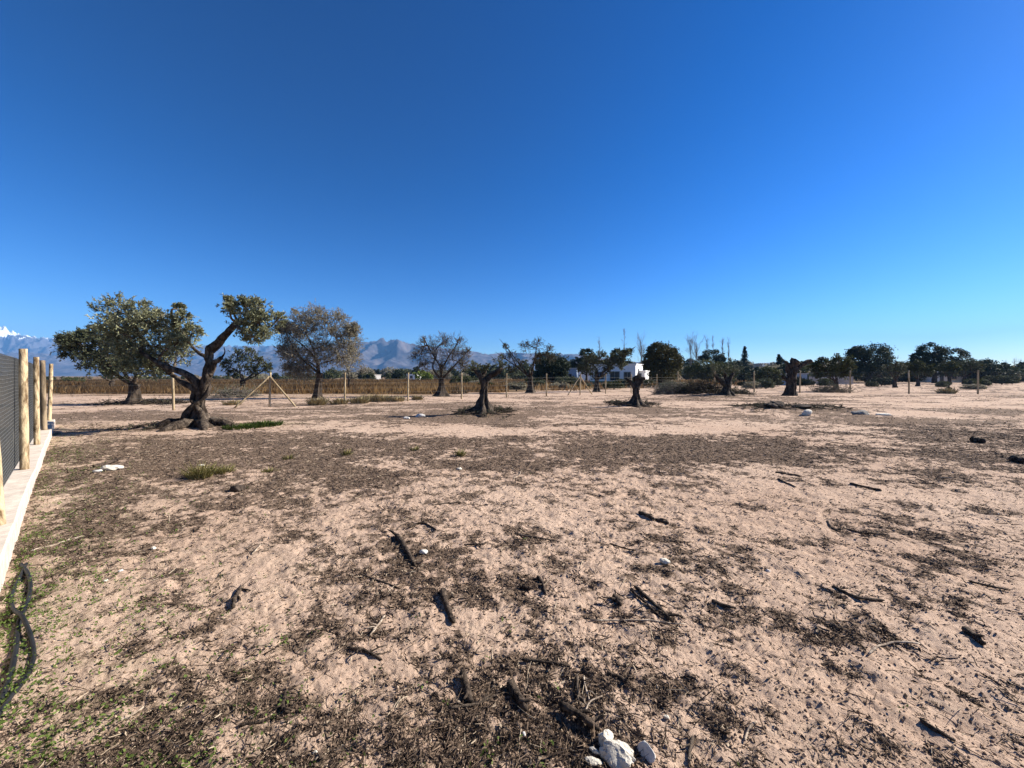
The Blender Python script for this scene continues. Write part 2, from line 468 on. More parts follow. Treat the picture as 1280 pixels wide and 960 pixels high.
def netmat():
    m, n, l, b = newmat('dark_shade_net')
    f = noise(n, l, 3., 5, .6, objco(n, l))
    l.new(ramp(n, l, f, [(.3, (.07, .07, .062)), (.7, (.15, .145, .13))]), b.inputs['Base Color'])
    w = n.new('ShaderNodeTexWave'); w.bands_direction = 'Z'; w.inputs['Scale'].default_value = 6.3; w.inputs['Distortion'].default_value = .6
    l.new(objco(n, l), w.inputs['Vector'])
    t = n.new('ShaderNodeBsdfTransparent'); x = n.new('ShaderNodeMixShader')
    l.new(ramp(n, l, w.outputs['Fac'], [(.0, (.18, .18, .18)), (.6, (.42, .42, .42))]), x.inputs[0])
    l.new(b.outputs[0], x.inputs[1]); l.new(t.outputs[0], x.inputs[2]); l.new(x.outputs[0], n['Material Output'].inputs[0])
    return m
M['net'] = netmat()

# ------------------------------------------------------------------ objects
def tag(o, label=None, cat=None, group=None, kind=None):
    if label: o['label'] = label
    if cat: o['category'] = cat
    if group: o['group'] = group
    if kind: o['kind'] = kind
    return o

def mk(name, mb, mat, base=(0, 0, 0), smooth=True, extra=None, **k):
    me = mb.mesh(name, base, smooth, extra); me.materials.append(mat)
    o = bpy.data.objects.new(name, me); COL.objects.link(o); o.location = base
    return tag(o, **k)

def empty(name, loc, **k):
    o = bpy.data.objects.new(name, None); o.empty_display_size = .3; COL.objects.link(o)
    o.location = [float(a) for a in loc]; return tag(o, **k)

def part(name, mb, mat, root, parent=None, smooth=True, label=None):
    """verts given in world coordinates; kept local to the thing"""
    me = mb.mesh(name, tuple(root.location), smooth); me.materials.append(mat)
    o = bpy.data.objects.new(name, me); COL.objects.link(o); o.parent = parent or root
    if label: o['label'] = label
    return o

def copy_thing(root):
    c = root.copy(); COL.objects.link(c)
    for ch in root.children:
        d = ch.copy(); COL.objects.link(d); d.parent = c
        for g in ch.children:
            e = g.copy(); COL.objects.link(e); e.parent = d
    return c

# ------------------------------------------------------------------ ground
def build_ground():
    front = np.linspace(-64, 64, 1050); back = np.linspace(64, 296, 130)[1:-1]
    th = np.radians(np.concatenate([front, back]))
    r = np.concatenate([np.geomspace(.05, 1.3, 16)[:-1], np.geomspace(1.3, 60, 720), np.geomspace(60, 6900, 90)[1:]])
    A, Rr = np.meshgrid(th, r)
    X = np.sin(A) * Rr; Y = np.cos(A) * Rr
    Z = gh(X, Y)
    nr, na = X.shape
    V = np.concatenate([np.stack([X, Y, Z], -1).reshape(-1, 3), [[0, 0, float(gh(0, 0))]]])
    i = np.arange(nr - 1)[:, None]; j = np.arange(na)[None]; j2 = (j + 1) % na
    q = np.stack([i * na + j, i * na + j2, (i + 1) * na + j2, (i + 1) * na + j], -1).reshape(-1, 4)[:, ::-1]
    mb = MB(); mb.add(V, q)
    k = np.arange(na); c = nr * na
    mb.f.append(np.stack([np.full(na, c), k, (k + 1) % na], -1)[:, ::-1]); mb.a.append(np.full(na, .5))
    x, y = V[:, 0], V[:, 1]; d = np.hypot(x, y)
    li = litter(x, y)
    fd = (x + .73 + 1.145 * y) * .66                  # distance from the mesh fence line
    gr = np.exp(-np.clip(fd - .1, 0, 9) / .7) * (y < 14) * (.5 + 1.5 * fbm(x * 2, y * 2, 3, 3)) + .5 * np.clip(fbm(x * 1.2, y * 1.2, 88, 3) - .05, 0, 1) * (x < -1)
    c = gpt(330, 530); gr = gr + 1.2 * np.exp(-(((x - c[0]) / 1.3) ** 2 + ((y - c[1]) / .8) ** 2))
    line = 17.9 + .7 * (x + 15.7)
    fa = np.clip((y - np.maximum(line + 7, 30)) / 6 + .8 * fbm(x * .15, y * .15, 4, 3), 0, 1) * np.where(x > 18, np.clip((y - 60) / 20, 0, 1), 1)
    mk('ground', mb, M['ground'], extra={'litter': li, 'green': np.clip(gr, 0, 1), 'far': fa}, kind='structure')
build_ground()

# ------------------------------------------------------------------ mountains
def mountains(name, prof, dist, depth, seed, mat, rough=1.):
    px = np.linspace(prof[0][0], prof[-1][0], 620)
    top = np.interp(px, [p[0] for p in prof], [p[1] for p in prof])
    nz = 90; t = np.linspace(0, 1, nz)
    PX, T = np.meshgrid(px, t)
    D = dist + (T - .5) * depth
    X = (PX - 640) / F * D; Y = D
    hh = (HZ - top + .4) / F * dist
    shape = np.sin(np.clip(T * 1.35, 0, 1) * np.pi / 2) ** 1.3 * np.clip((1 - T) * 4, 0, 1)
    s = 1 / (depth * .22)
    rid = 1 - np.abs(fbm(X * s, Y * s, seed, 5, .55)) * 3.2
    hgt = shape * (.48 + .52 * rid) + .10 * fbm(X * s * 4, Y * s * 4, seed + 9, 4) * shape
    mx = (hgt * dist / D).max(0); mx = np.convolve(np.pad(mx, 4, mode='edge'), np.ones(9) / 9, 'valid')
    Z = hgt / mx * hh[None] - 6
    V = np.stack([X, Y, Z], -1).reshape(-1, 3)
    n = len(px); i = np.arange(nz - 1)[:, None]; j = np.arange(n - 1)[None]
    q = np.stack([i * n + j, i * n + j + 1, (i + 1) * n + j + 1, (i + 1) * n + j], -1).reshape(-1, 4)
    mb = MB(); mb.add(V, q); mk(name, mb, mat, kind='structure')

m, n_, l_, b_ = newmat('bare_mountain_rock')
f_ = noise(n_, l_, .007, 8, .65, objco(n_, l_)); l_.new(ramp(n_, l_, f_, [(.35, (.04, .04, .05)), (.65, (.12, .105, .11))]), b_.inputs['Base Color'])  # rock darkened and tinted bluish violet to carry part of the haze
M['rock'] = m
m, n_, l_, b_ = newmat('snowy_mountain_rock')
g_ = n_.new('ShaderNodeNewGeometry'); s_ = n_.new('ShaderNodeSeparateXYZ'); l_.new(g_.outputs['Position'], s_.inputs[0])
f_ = noise(n_, l_, .007, 8, .7, objco(n_, l_))
k_ = mathn(n_, l_, 'ADD', mathn(n_, l_, 'DIVIDE', s_.outputs['Z'], 560.), mathn(n_, l_, 'MULTIPLY', mathn(n_, l_, 'SUBTRACT', f_, .5), 1.1))
l_.new(ramp(n_, l_, k_, [(.98, (.10, .095, .11)), (1.10, (.74, .77, .82))]), b_.inputs['Base Color'])  # rock end has the haze's bluish violet mixed into its colour
M['snow'] = m
mountains('snowy_mountain_range', [(-420, 428), (-250, 424), (-100, 415), (-40, 418), (0, 408), (12, 411), (22, 417), (34, 419), (48, 422), (60, 421), (75, 424),
                           (120, 428), (200, 431), (280, 432), (340, 432), (400, 436), (450, 440)], 5300, 1600, 11, M['snow'])
mountains('foothill_range', [(-420, 455), (-100, 450), (0, 441), (40, 440), (70, 443), (110, 449), (200, 452), (300, 444), (350, 436), (400, 432), (450, 427),
                           (462, 427), (474, 425), (484, 422.5), (494, 422.5), (505, 427), (520, 430), (545, 433), (570, 437), (592, 439), (610, 442), (633, 439.5),
                           (660, 441), (700, 441.5), (722, 442), (760, 447), (830, 456), (900, 462), (1000, 466)], 3700, 1400, 23, M['rock'])

# ------------------------------------------------------------------ haze
def haze():
    mb = MB(); box(mb, (0, 3000, 358), (15500, 8000, 724))
    m = bpy.data.materials.new('thin_blue_air'); m.use_nodes = True
    n, l = m.node_tree.nodes, m.node_tree.links; n.remove(n['Principled BSDF'])
    v = n.new('ShaderNodeVolumePrincipled'); v.inputs['Color'].default_value = (.17, .42, .85, 1)
    v.inputs['Density'].default_value = .00012; v.inputs['Anisotropy'].default_value = 0
    l.new(v.outputs[0], n['Material Output'].inputs['Volume'])
    mk('haze', mb, m, smooth=False, kind='stuff')
haze()

# ------------------------------------------------------------------ mesh fence on the left
FA, FB = -.73, -1.145
def fpt(y): return np.array([FA + FB * y, y, 0.])
def mesh_fence():
    root = empty('mesh_fence', fpt(5.75), label='tall dark mesh fence with peeled log posts on a low concrete kerb', cat='fence')
    fd = nrm(np.array([FB, 1., 0])); nn = np.array([-fd[1], fd[0], 0]) * -1   # nn points to the plot
    y0, y1 = -1.6, 12.35
    # kerb
    mb = MB(); N = 120; ys = np.linspace(y0, y1, N)
    prof = np.array([[-.13, -.1], [-.13, .19], [-.115, .205], [.115, .205], [.13, .19], [.135, -.1]])
    rows = []
    for k, y in enumerate(ys):
        c = fpt(y); w = .012 * float(fbm(y * 1.7, 3, 5, 3)); z = .012 * float(fbm(y * 1.1, 9, 6, 3))
        rows.append([c + nn * (p[0] + w * 2) + np.array([0, 0, p[1] + (z * 2 if p[1] > 0 else 0)]) for p in prof])
    V = np.array(rows); K = len(prof)
    i = np.arange(N - 1)[:, None]; j = np.arange(K - 1)[None]
    q = np.stack([i * K + j, i * K + j + 1, (i + 1) * K + j + 1, (i + 1) * K + j], -1).reshape(-1, 4)[:, ::-1]
    mb.add(V.reshape(-1, 3), q)
    mb.f.append(np.array([[0, 1, 2, 3, 4, 5], [(N - 1) * K + a for a in (5, 4, 3, 2, 1, 0)]])); mb.a.append(np.full(2, .5))
    part('kerb', mb, M['concrete'], root, smooth=False)
    # posts
    for k, y in enumerate([-.4, 1.65, 3.60, 5.75, 7.8, 9.95, 12.1]):
        mb = MB(); c = fpt(y) + nn * .02; r = [.05, .05, .052, .047, .042, .052, .047][k]
        lean = np.random.default_rng(k).normal(size=3) * .02 if k != 2 else np.array([-.10, .0, 0])
        P = [c + np.array([0, 0, .19]), c + np.array([lean[0] * .5, lean[1] * .5, .9]), c + np.array([lean[0], lean[1], 1.985 + .02 * (k % 2)])]
        P, R = resample(P, [r * 1.06, r, r * .93], 26)
        tubes(mb, P, R, 18, mod=gnarly(k + 40, .07, 1.3, 9))
        part('post', mb, M['dark_post'] if k == 5 else M['post'], root, label='brown post with shade in its colour' if k == 5 else None)  # one post gets darker wood in place of the shadow on it
    mb = MB(); c = fpt(12.1) + fd * .25 - nn * .05
    # net and welded wire, on the far side of the posts
    off = -nn * .075
    ys = np.linspace(y0, y1, 160); zs = np.linspace(.21, 1.88, 14)
    YY, ZZ = np.meshgrid(ys, zs)
    wv = .02 * fbm(YY * 1.2, ZZ * 1.5, 77, 3) * 2
    sag = .035 * (np.abs(((YY - 5.75) / 2.05) % 1 - .5) * 2 - 1) * (ZZ - .2) / 1.7
    V = np.stack([FA + FB * YY + (off[0] - .012 * nn[0] + wv * nn[0]), YY + off[1] - .012 * nn[1] + wv * nn[1], ZZ + sag], -1)
    n = len(ys); i = np.arange(len(zs) - 1)[:, None]; j = np.arange(n - 1)[None]
    q = np.stack([i * n + j, i * n + j + 1, (i + 1) * n + j + 1, (i + 1) * n + j], -1).reshape(-1, 4)
    mb = MB(); mb.add(V.reshape(-1, 3), q); part('shade_net', mb, M['net'], root)
    mb = MB()
    zz = np.arange(.23, 1.9, .05)
    P = np.array([[fpt(y) + off + np.array([0, 0, z + .03 * (abs(((y - 5.75) / 2.05) % 1 - .5) * 2 - 1) * (z - .2) / 1.7]) for y in np.linspace(y0, y1, 60)] for z in zz])
    tubes(mb, P, np.full(P.shape[:2], .0022), 3, cap=False)
    yv = np.arange(y0, y1, .05 * .66)
    P = np.array([[fpt(y) + off + np.array([0, 0, z]) for z in (.22, 1.0, 1.87)] for y in yv])
    tubes(mb, P, np.full(P.shape[:2], .0018), 3, cap=False)
    part('wire_mesh', mb, M['wire'], root, smooth=False)
mesh_fence()

# ------------------------------------------------------------------ post and wire fence across the plot
def post_mb(mb, p, h, r, seed=1, lean=.02, z0=-.08):
    q = np.random.default_rng(seed).normal(size=2) * lean
    z = float(gh0(p[0], p[1]))
    P, R = resample([[p[0], p[1], z + z0], [p[0] + q[0] * .4, p[1] + q[1] * .4, z + h * .5], [p[0] + q[0], p[1] + q[1], z + h]], [r * 1.05, r, r * .95], 12)
    tubes(mb, P, R, 10, mod=gnarly(seed, .08, 1.2, 6))

def wire_fence():
    L = [(-19.1, 15.6)]
    for px in (217, 337, 431, 510, 577, 633, 683, 725, 757, 789, 821):
        r = (px - 640) / F; y = 28.9 / (1 - .7 * r); L.append((r * y, y))
    L.append((17.6, 40.8))
    Rr = [(17.6, 40.8), (20.6, 39.1), (23.6, 37.5), (27.3, 36.5), (31.2, 35.5), (35.7, 34.6), (40.8, 33.7), (46.2, 32.8)]
    def build(name, pts, h, braces, label, mesh, r0):
        root = empty(name, (pts[1][0], pts[1][1], 0), label=label, cat='fence')
        for k, p in enumerate(pts):
            mb = MB(); post_mb(mb, p, h, r0, 100 + k); part('post', mb, M['field_post'], root)
        for (k, dx, dy, a) in braces:
            p = np.array([*pts[k], 0.]); mb = MB()
            e = p + np.array([dx, dy, 0])
            P, R = resample([p + [0, 0, h * .88], (p + e) / 2 + [0, 0, h * .42], e + [0, 0, float(gh0(e[0], e[1])) - .05]], [.045] * 3, 10)
            tubes(mb, P, R, 8, mod=gnarly(k, .06, 1.2, 6)); part('brace', mb, M['field_post'], root)
        mb = MB(); hs = [.3, .6, .9, 1.2, 1.46] if not mesh else [.05, .5, 1.0, 1.45, h - .1]
        for z in hs:
            P = []
            for (a, b) in zip(pts[:-1], pts[1:]):
                for t in np.linspace(0, 1, 6)[:-1]:
                    P.append([a[0] * (1 - t) + b[0] * t, a[1] * (1 - t) + b[1] * t - .06, z - .02 * math.sin(math.pi * t)])
            P.append([pts[-1][0], pts[-1][1] - .06, z]); P = np.array(P)
            tubes(mb, P, np.full(len(P), .0022), 3)
        part('wire', mb, M['wire'], root, smooth=False)
        if mesh:
            mb = MB(); segs = []
            for (a, b) in zip(pts[:-1], pts[1:]):
                a = np.array(a); b = np.array(b); ln = np.linalg.norm(b - a); n = int(ln / .12)
                for k in range(n + 8):
                    for s in (0, 1):
                        t0 = (k - 8) / n; t1 = k / n
                        za, zb = .04, h - .12
                        u0, u1 = (t0, t1) if s else (t1, t0)
                        if min(u0, u1) < 0 or max(u0, u1) > 1: continue
                        A = a + (b - a) * u0; B = a + (b - a) * u1
                        segs.append([[A[0], A[1] - .07, za], [B[0], B[1] - .07, zb]])
            P = np.array(segs); tubes(mb, P, np.full(P.shape[:2], .0022), 3, cap=False)
            part('chain_link', mb, M['wire'], root, smooth=False)
    dirn = np.array([.82, .574])
    build('wire_fence', L, 1.8, [(2, 1.2, .84 - .5, 0), (2, -1.25, -.9, 0), (8, 1.2, .5, 0), (8, -1.2, -.8, 0)],
          'long wire fence with thin peeled posts and slanting braces, running across behind the gnarled olive', False, .05)
    build('chain_link_fence', Rr, 2.1, [(0, 1.4, -.9, 0)], 'chain link fence with thin posts along the right side of the plot', True, .06)
wire_fence()

# ------------------------------------------------------------------ trees
def grow(r, mbT, limbs, levels, K=5, sides=(6, 4, 3), env=None):
    """limbs: list of (P(K,3), L, R). levels: list of dicts. returns last paths"""
    P = np.array([resample(p, [1] * len(p), 8)[0] for p, l, rr in limbs]); L = np.array([l for p, l, rr in limbs], float); R = np.array([rr for p, l, rr in limbs], float)
    out = []
    for k, lv in enumerate(levels):
        p, d, l, rad = sprout(r, P, None, L, R, lv['n'], lv.get('ang', (.5, 1.0)), lv.get('lr', (.45, .8)), lv.get('tmin', .3), lv.get('rr', .55), lv.get('up', 0.), env)
        P = paths(r, p, d, l, lv.get('K', K), lv.get('wob', .22), lv.get('tr', 0.)); L = l
        rad = np.maximum(rad, lv.get('rmin', .003)); R = rad
        tubes(mbT, P, rad[:, None] * np.linspace(1, .45, P.shape[1])[None], sides[min(k, len(sides) - 1)], cap=False)
        out.append(P)
    return out

def fill(r, br, cr, c, R, n, rmin, per, leaf, spread, tone, squash=(1, 1, .95), shell=.35):
    """fine twigs through a clump's volume, pointing outward and up"""
    u = nrm(r.normal(size=(n, 3))); q = r.uniform(shell, .93, (n, 1))
    wob = 1 + .45 * (vn(u[:, 0] * 2 + c[0], u[:, 2] * 2 + c[2], 5) - .5)[:, None]
    p = c + u * q * R * wob * np.array(squash)
    d = nrm(u + r.normal(size=(n, 3)) * .6 + [0, 0, .25])
    P = paths(r, p - d * R * .12, d, R * r.uniform(.2, .5, n), 4, .28)
    tubes(br, P, rmin * np.linspace(1.3, .6, 4)[None] * np.ones((n, 1)), 3, cap=False)
    if per: leaves(cr, r, P, per, leaf[0], leaf[1], 0, spread, tone, .0)

def main_olive():
    D = 11.85; r = np.random.default_rng(11)
    b = G3(247, 535); b[1] = D; b[0] = (247 - 640) / F * D
    root = empty('gnarled_olive_tree', b, label='big gnarled olive with flared twisted bole, long leafy arms left, bent pruned arm right', cat='tree')
    A = lambda x, y, o=0.: at(x, y, D) * np.array([1, 1, 1]) + np.array([0, o, 0])
    tr = MB()
    flare(tr, A(247, 534), A(251, 482), .84, .10, 1, 5, 64, 6, 40, .24, 2.9)
    # a second twisted strand and surface roots
    limb(tr, [A(238, 530, -.25), A(243, 512, -.22), A(256, 500, -.12), A(262, 488, 0), A(258, 476, .05)], [.15, .08, .055, .06, .06], 26, 14, 3, .24)
    limb(tr, [A(262, 531, -.2), A(258, 515, -.2), A(246, 502, -.15), A(243, 488, -.03), A(240, 478, 0)], [.15, .08, .06, .06, .07], 26, 14, 4, .24)
    gz = A(247, 536)[2]
    for (x, o, x2, o2, rr) in [(232, -.2, 200, -.7, .17), (226, .1, 180, .1, .14), (262, -.3, 286, -.9, .16), (268, 0, 298, .1, .13), (247, -.4, 240, -1.2, .17), (250, .3, 262, 1.1, .15)]:
        a = A(x, 528, o); e = A(x2, 536, o2); e[2] = float(gh0(e[0], e[1])) - .05; mm = (a + e) / 2; mm[2] = a[2] * .5 + .05
        limb(tr, [a + [0, 0, .12], a, mm, e], [rr * 1.1, rr, rr * .8, .03], 18, 12, int(x), .25)
    Ls = []
    def lm(pts, rad, s, K=26, sd=14, wob=.35, amp=.18):
        P, R = limb(tr, [A(*p) for p in pts], rad, K, sd, s, amp, wob=wob); Ls.append((P, R)); return P
    lm([(253, 494), (257, 480, -.05), (262, 466, -.1), (263, 450, -.05), (262, 434, 0)], [.12, .125, .11, .105, .13], 21)          # upright
    lm([(262, 437, 0), (270, 431, .02), (279, 420, .05), (286, 411, .1), (292, 404, .12), (302, 404, .15), (314, 408, .2)], [.15, .125, .105, .095, .1, .06, .03], 22)
    lm([(292, 405, .1), (300, 396, .3), (308, 386, .4)], [.08, .05, .02], 221, 12, 8)
    lm([(292, 405, .1), (306, 412, -.2), (322, 418, -.3)], [.07, .045, .02], 222, 12, 8)
    lm([(263, 468, -.05), (269, 459, -.1), (275, 452, -.15), (281, 448, -.15)], [.12, .085, .07, .06], 23, 16)                        # stub
    lm([(281, 448, -.15), (284, 441, -.1), (280, 434, 0)], [.035, .02, .01], 231, 10, 6)
    lm([(250, 487), (247, 476, -.1), (236, 466, -.2), (223, 461, -.3), (210, 454, -.3), (198, 446, -.3), (184, 440, -.2), (170, 430, 0)], [.12, .11, .095, .085, .075, .06, .045, .025], 24)
    lm([(223, 461, -.3), (214, 466, -.1), (205, 459, .2), (190, 452, .4), (170, 448, .5)], [.09, .07, .055, .045, .02], 25, 18, 10)
    lm([(247, 490), (240, 484, 0), (228, 480, .1), (216, 475, .2), (206, 469, .3), (192, 463, .4), (178, 456, .5), (160, 447, .6)], [.12, .10, .085, .07, .06, .05, .035, .02], 26)
    lm([(254, 485), (256, 470, .15), (254, 458, .25), (246, 446, .35), (236, 441, .4), (228, 434, .4), (222, 424, .4)], [.12, .1, .08, .06, .05, .04, .02], 27, 22, 10)
    lm([(210, 454, -.3), (213, 446, -.35), (218, 437, -.3)], [.045, .035, .015], 28, 12, 8)
    lm([(222, 424, .4), (214, 410, .3), (205, 396, .2), (198, 390, .1)], [.045, .035, .02, .01], 29, 14, 8)
    lm([(184, 440, -.2), (176, 424, 0), (164, 404, .1), (154, 388, .1)], [.055, .045, .03, .012], 30, 16, 8)
    part('trunk', tr, M['olive_bark'], root)
    br = MB(); cr = MB()
    blobs = [(152, 392, 27, 0), (140, 408, 24, .3), (176, 396, 24, .1), (198, 402, 24, -.2), (216, 410, 22, .2), (228, 398, 12, 0), (232, 418, 15, .2), (166, 418, 30, -.3),
             (195, 424, 28, .3), (148, 430, 26, .2), (176, 440, 28, -.1), (204, 438, 24, .5), (226, 432, 16, -.2), (160, 453, 22, .3), (186, 456, 20, .1), (130, 440, 18, .4), (224, 386, 7, .0),
             (290, 386, 12, 0), (306, 386, 18, .1), (326, 388, 18, -.1), (300, 402, 20, .2), (322, 405, 22, 0), (312, 418, 18, .1), (332, 420, 13, -.2), (338, 400, 14, .3), (296, 384, 12, -.3)]
    allP = np.concatenate([p for p, rr in Ls])
    for (x, y, rp, o) in blobs:
        c = A(x, y, o); R = rp * 1.02 / 40.6
        d = np.linalg.norm(allP - c, axis=1) + (np.abs(x - 250) < 1) ; k = d.argmin()
        s0 = allP[k]; mid = (s0 + c) / 2 + r.normal(size=3) * .12 - [0, 0, .05]
        P, Rr = resample([s0, mid, c, c + nrm(c - s0) * R * .35 + [0, 0, .1]], [.04, .032, .02, .01], 10)
        tubes(br, P, Rr, 6)
        out = grow(r, br, [(P, R * 1.25, .02)], [dict(n=10, ang=(.4, 1.3), lr=(.45, .85), tmin=.4, up=.25), dict(n=6, ang=(.3, 1.0), lr=(.4, .75), up=.12, rmin=.004)], env=(c, np.array([R, R * 1.15, R * .95])))
        dens = 1.0 if rp > 14 else .6
        leaves(cr, r, out[1], int(17 * dens), .075, .024, 0, .9, (.0, 1.), .1)
        leaves(cr, r, out[0], 16, .08, .026, 0, .9, (.0, .9), .35)
        fill(r, br, cr, c, R, int(66 * (rp / 22) ** 2), .004, 12, (.088, .03), .9, (0., 1.))
    part('branches', br, M['twig'], root)
    part('crown', cr, M['main_leaf'], root)
main_olive()

def generic_tree(name, label, px, base_y, blobs, fillers=46, d=None, trunk_r=.16, fork=.35, limbs=5, leafm='olive_leaf', bark='dark_bark', leaf=(.12, .045), per=8,
                 seed=1, flare_r=None, lv=(9, 6), lean=(0, 0), depth=1.0, group=None, cat='tree', rmin=.006, tops=None, wob=.3, spread=1.0, bare=False, twigm=None, tone=(0., 1.)):
    """tree whose crown is a set of overlapping clumps (px, py, radius px)"""
    r = np.random.default_rng(seed)
    if d is None: d = H * F / (base_y - HZ)
    X = (px - 640) / F * d; z0 = float(gh0(X, d)); base = np.array([X, d, z0])
    root = empty(name, base, label=label, cat=cat, group=group)
    BS = 1.12 if fillers > 150 else 1.0
    C = np.array([at(x, y, d) + [0, r.uniform(-.5, .5) * rr / F * d * depth, 0] for (x, y, rr) in blobs]); RR = np.array([BS * rr / F * d for (_, _, rr) in blobs])
    top = C[:, 2].max(); cc = C.mean(0)
    fk = base + np.array([lean[0], lean[1], 0]) + np.array([0, 0, (cc[2] - z0) * fork * 1.25])
    tr = MB()
    if flare_r: flare(tr, base, fk, flare_r, trunk_r, 1, seed, 28, 5, 22, .16, 2.4)
    else: limb(tr, [base - [0, 0, .15], base * .5 + fk * .5 + r.normal(size=3) * [.08, .08, 0], fk], [trunk_r * 1.7, trunk_r * 1.05, trunk_r * .95], 18, 12, seed, .15)
    br = MB(); cr = MB(); lim = []
    nl = min(limbs, len(C), 5); order = [int(a) for a in np.linspace(0, len(C) - 1, nl)]
    for k in order:
        e = C[k]; m1 = fk * .55 + e * .45 + r.normal(size=3) * RR[k] * .45 * np.array([1, 1, .5]) + [0, 0, -.05 * RR[k]]
        P, Rr = limb(tr, [fk - [0, 0, .12], m1, e, e + (e - fk) * .25], [trunk_r * .5, trunk_r * .3, trunk_r * .16, trunk_r * .06], 16, 8, seed * 7 + int(k), .18, wob=.5)
        lim.append(P)
    AP = np.concatenate(lim + [fk[None]])
    for k in range(len(C)):
        c = C[k]; R = RR[k]
        s0 = AP[np.linalg.norm(AP - c, axis=1).argmin()] if np.linalg.norm(AP - c, axis=1).min() > R * .25 else AP[np.argsort(np.linalg.norm(AP - c, axis=1))[min(5, len(AP) - 1)]]
        P, Rr = resample([s0, (s0 + c) / 2 + r.normal(size=3) * R * .28, c, c + nrm(c - fk) * R * .5], [trunk_r * .26, trunk_r * .18, trunk_r * .11, trunk_r * .05], 12)
        tubes(br, P, Rr, 5)
        out = grow(r, br, [(P, R * 1.25, trunk_r * .16)], [dict(n=lv[0], ang=(.4, 1.3), lr=(.5, .95), tmin=.25, up=.2, rmin=rmin * 1.4, wob=wob), dict(n=lv[1], ang=(.35, 1.0), lr=(.35, .7), up=.12, rmin=rmin, wob=wob, tmin=.2)], env=(c, np.array([R, R, R * .95])))
        if per:
            leaves(cr, r, out[1], per, leaf[0], leaf[1], 0, spread, tone, .1)
            leaves(cr, r, out[0], per, leaf[0], leaf[1], 0, spread, tone, .3)
        if fillers: fill(r, br, cr, c, R, fillers, rmin, per * 2, leaf, spread, tone)
    part('trunk', tr, M[bark], root)
    part('branches', br, M[twigm or ('twig' if bark != 'dark_bark' else 'dark_bark')], root)
    if per: part('crown', cr, M[leafm], root)
    return root

# trees on the left
generic_tree('olive_tree', 'wide dark olive leaning left, standing behind the gnarled olive by the mesh fence', 168, 505,
             [(92, 428, 18), (110, 432, 22), (86, 440, 14), (132, 436, 26), (112, 448, 20), (138, 455, 22), (160, 444, 26), (164, 462, 18), (185, 452, 22), (125, 420, 16), (150, 425, 20), (102, 418, 9), (78, 425, 9), (200, 463, 14)],
             fillers=36, leaf=(.15, .055), per=8, seed=31, trunk_r=.22, flare_r=.55, limbs=7, lv=(10, 7), fork=.3)
generic_tree('small_olive_tree', 'small olive half hidden behind the trunk of the wide leaning olive', 141, 489,
             [(140, 464, 9), (132, 460, 8), (148, 458, 9), (140, 452, 9)], leaf=(.22, .09), per=6, seed=32, trunk_r=.2, limbs=3, lv=(7, 5), rmin=.012)
generic_tree('small_olive_tree', 'small round grey-green olive seen between the pruned arm and the feathery tree', 303, 490.5,
             [(284, 456, 9), (296, 445, 11), (310, 443, 11), (325, 452, 11), (305, 458, 12), (335, 460, 7), (290, 466, 8), (318, 464, 9)],
             leaf=(.17, .07), per=5, seed=33, trunk_r=.19, limbs=6, lv=(8, 6), rmin=.012, leafm='olive_leaf', flare_r=.35)
generic_tree('feathery_tree', 'tall grey-green feathery tree with a slanting dark trunk beyond the wire fence', 396, 497.5,
             [(372, 402, 20), (396, 398, 18), (420, 404, 20), (360, 418, 16), (385, 420, 22), (410, 424, 22), (434, 425, 18), (358, 438, 12), (378, 445, 20), (404, 445, 18), (430, 446, 18), (366, 462, 12), (384, 465, 13), (441, 412, 9), (352, 408, 9)],
             fillers=280, leaf=(.12, .032), per=6, seed=134, trunk_r=.19, limbs=9, lv=(11, 8), leafm='grey_leaf', bark='dark_bark', twigm='grey_bark', fork=.36, lean=(.22, 0), rmin=.006, flare_r=.38)
generic_tree('thin_bush_tree', 'thin grey half bare tree close to the right of the feathery tree', 437, 489,
             [(436, 460, 12), (446, 448, 10), (428, 450, 10), (450, 462, 9), (440, 440, 8)], fillers=90, per=1, leaf=(.12, .05), seed=35, trunk_r=.12, limbs=5, lv=(10, 7), leafm='grey_leaf', twigm='grey_bark', rmin=.01)
generic_tree('bare_olive_tree', 'bare dead-looking olive with upright spiky twigs and root flare, centre of the wire fence', 552, 495,
             [(535, 432, 14), (553, 428, 13), (570, 430, 13), (524, 445, 11), (545, 446, 15), (565, 448, 15), (582, 442, 9), (530, 458, 9), (578, 456, 10), (552, 462, 9)],
             fillers=170, per=2, leaf=(.07, .03), seed=36, trunk_r=.2, flare_r=.75, limbs=8, lv=(14, 9), leafm='grey_leaf', rmin=.009, wob=.35, spread=.5)
generic_tree('bare_olive_tree', 'bare olive with sparse crooked arms, left of the round dark pine', 663, 491,
             [(640, 446, 10), (656, 434, 10), (671, 432, 11), (686, 438, 9), (628, 446, 5), (650, 455, 9), (672, 447, 10), (640, 462, 7), (689, 448, 8), (632, 433, 5)],
             fillers=80, per=2, leaf=(.09, .04), seed=37, trunk_r=.2, flare_r=.5, limbs=8, lv=(10, 7), leafm='olive_leaf', rmin=.012, wob=.35, spread=.5)
generic_tree('olive_tree', 'dark forked olive in front of the white house', 746, 489.5,
             [(735, 452, 12), (750, 448, 12), (765, 450, 10), (778, 445, 11), (742, 464, 11), (727, 462, 9), (760, 462, 9), (776, 455, 9), (785, 441, 6)],
             per=4, leaf=(.2, .08), seed=38, trunk_r=.2, flare_r=.5, limbs=8, lv=(9, 6), leafm='olive_leaf', rmin=.014)
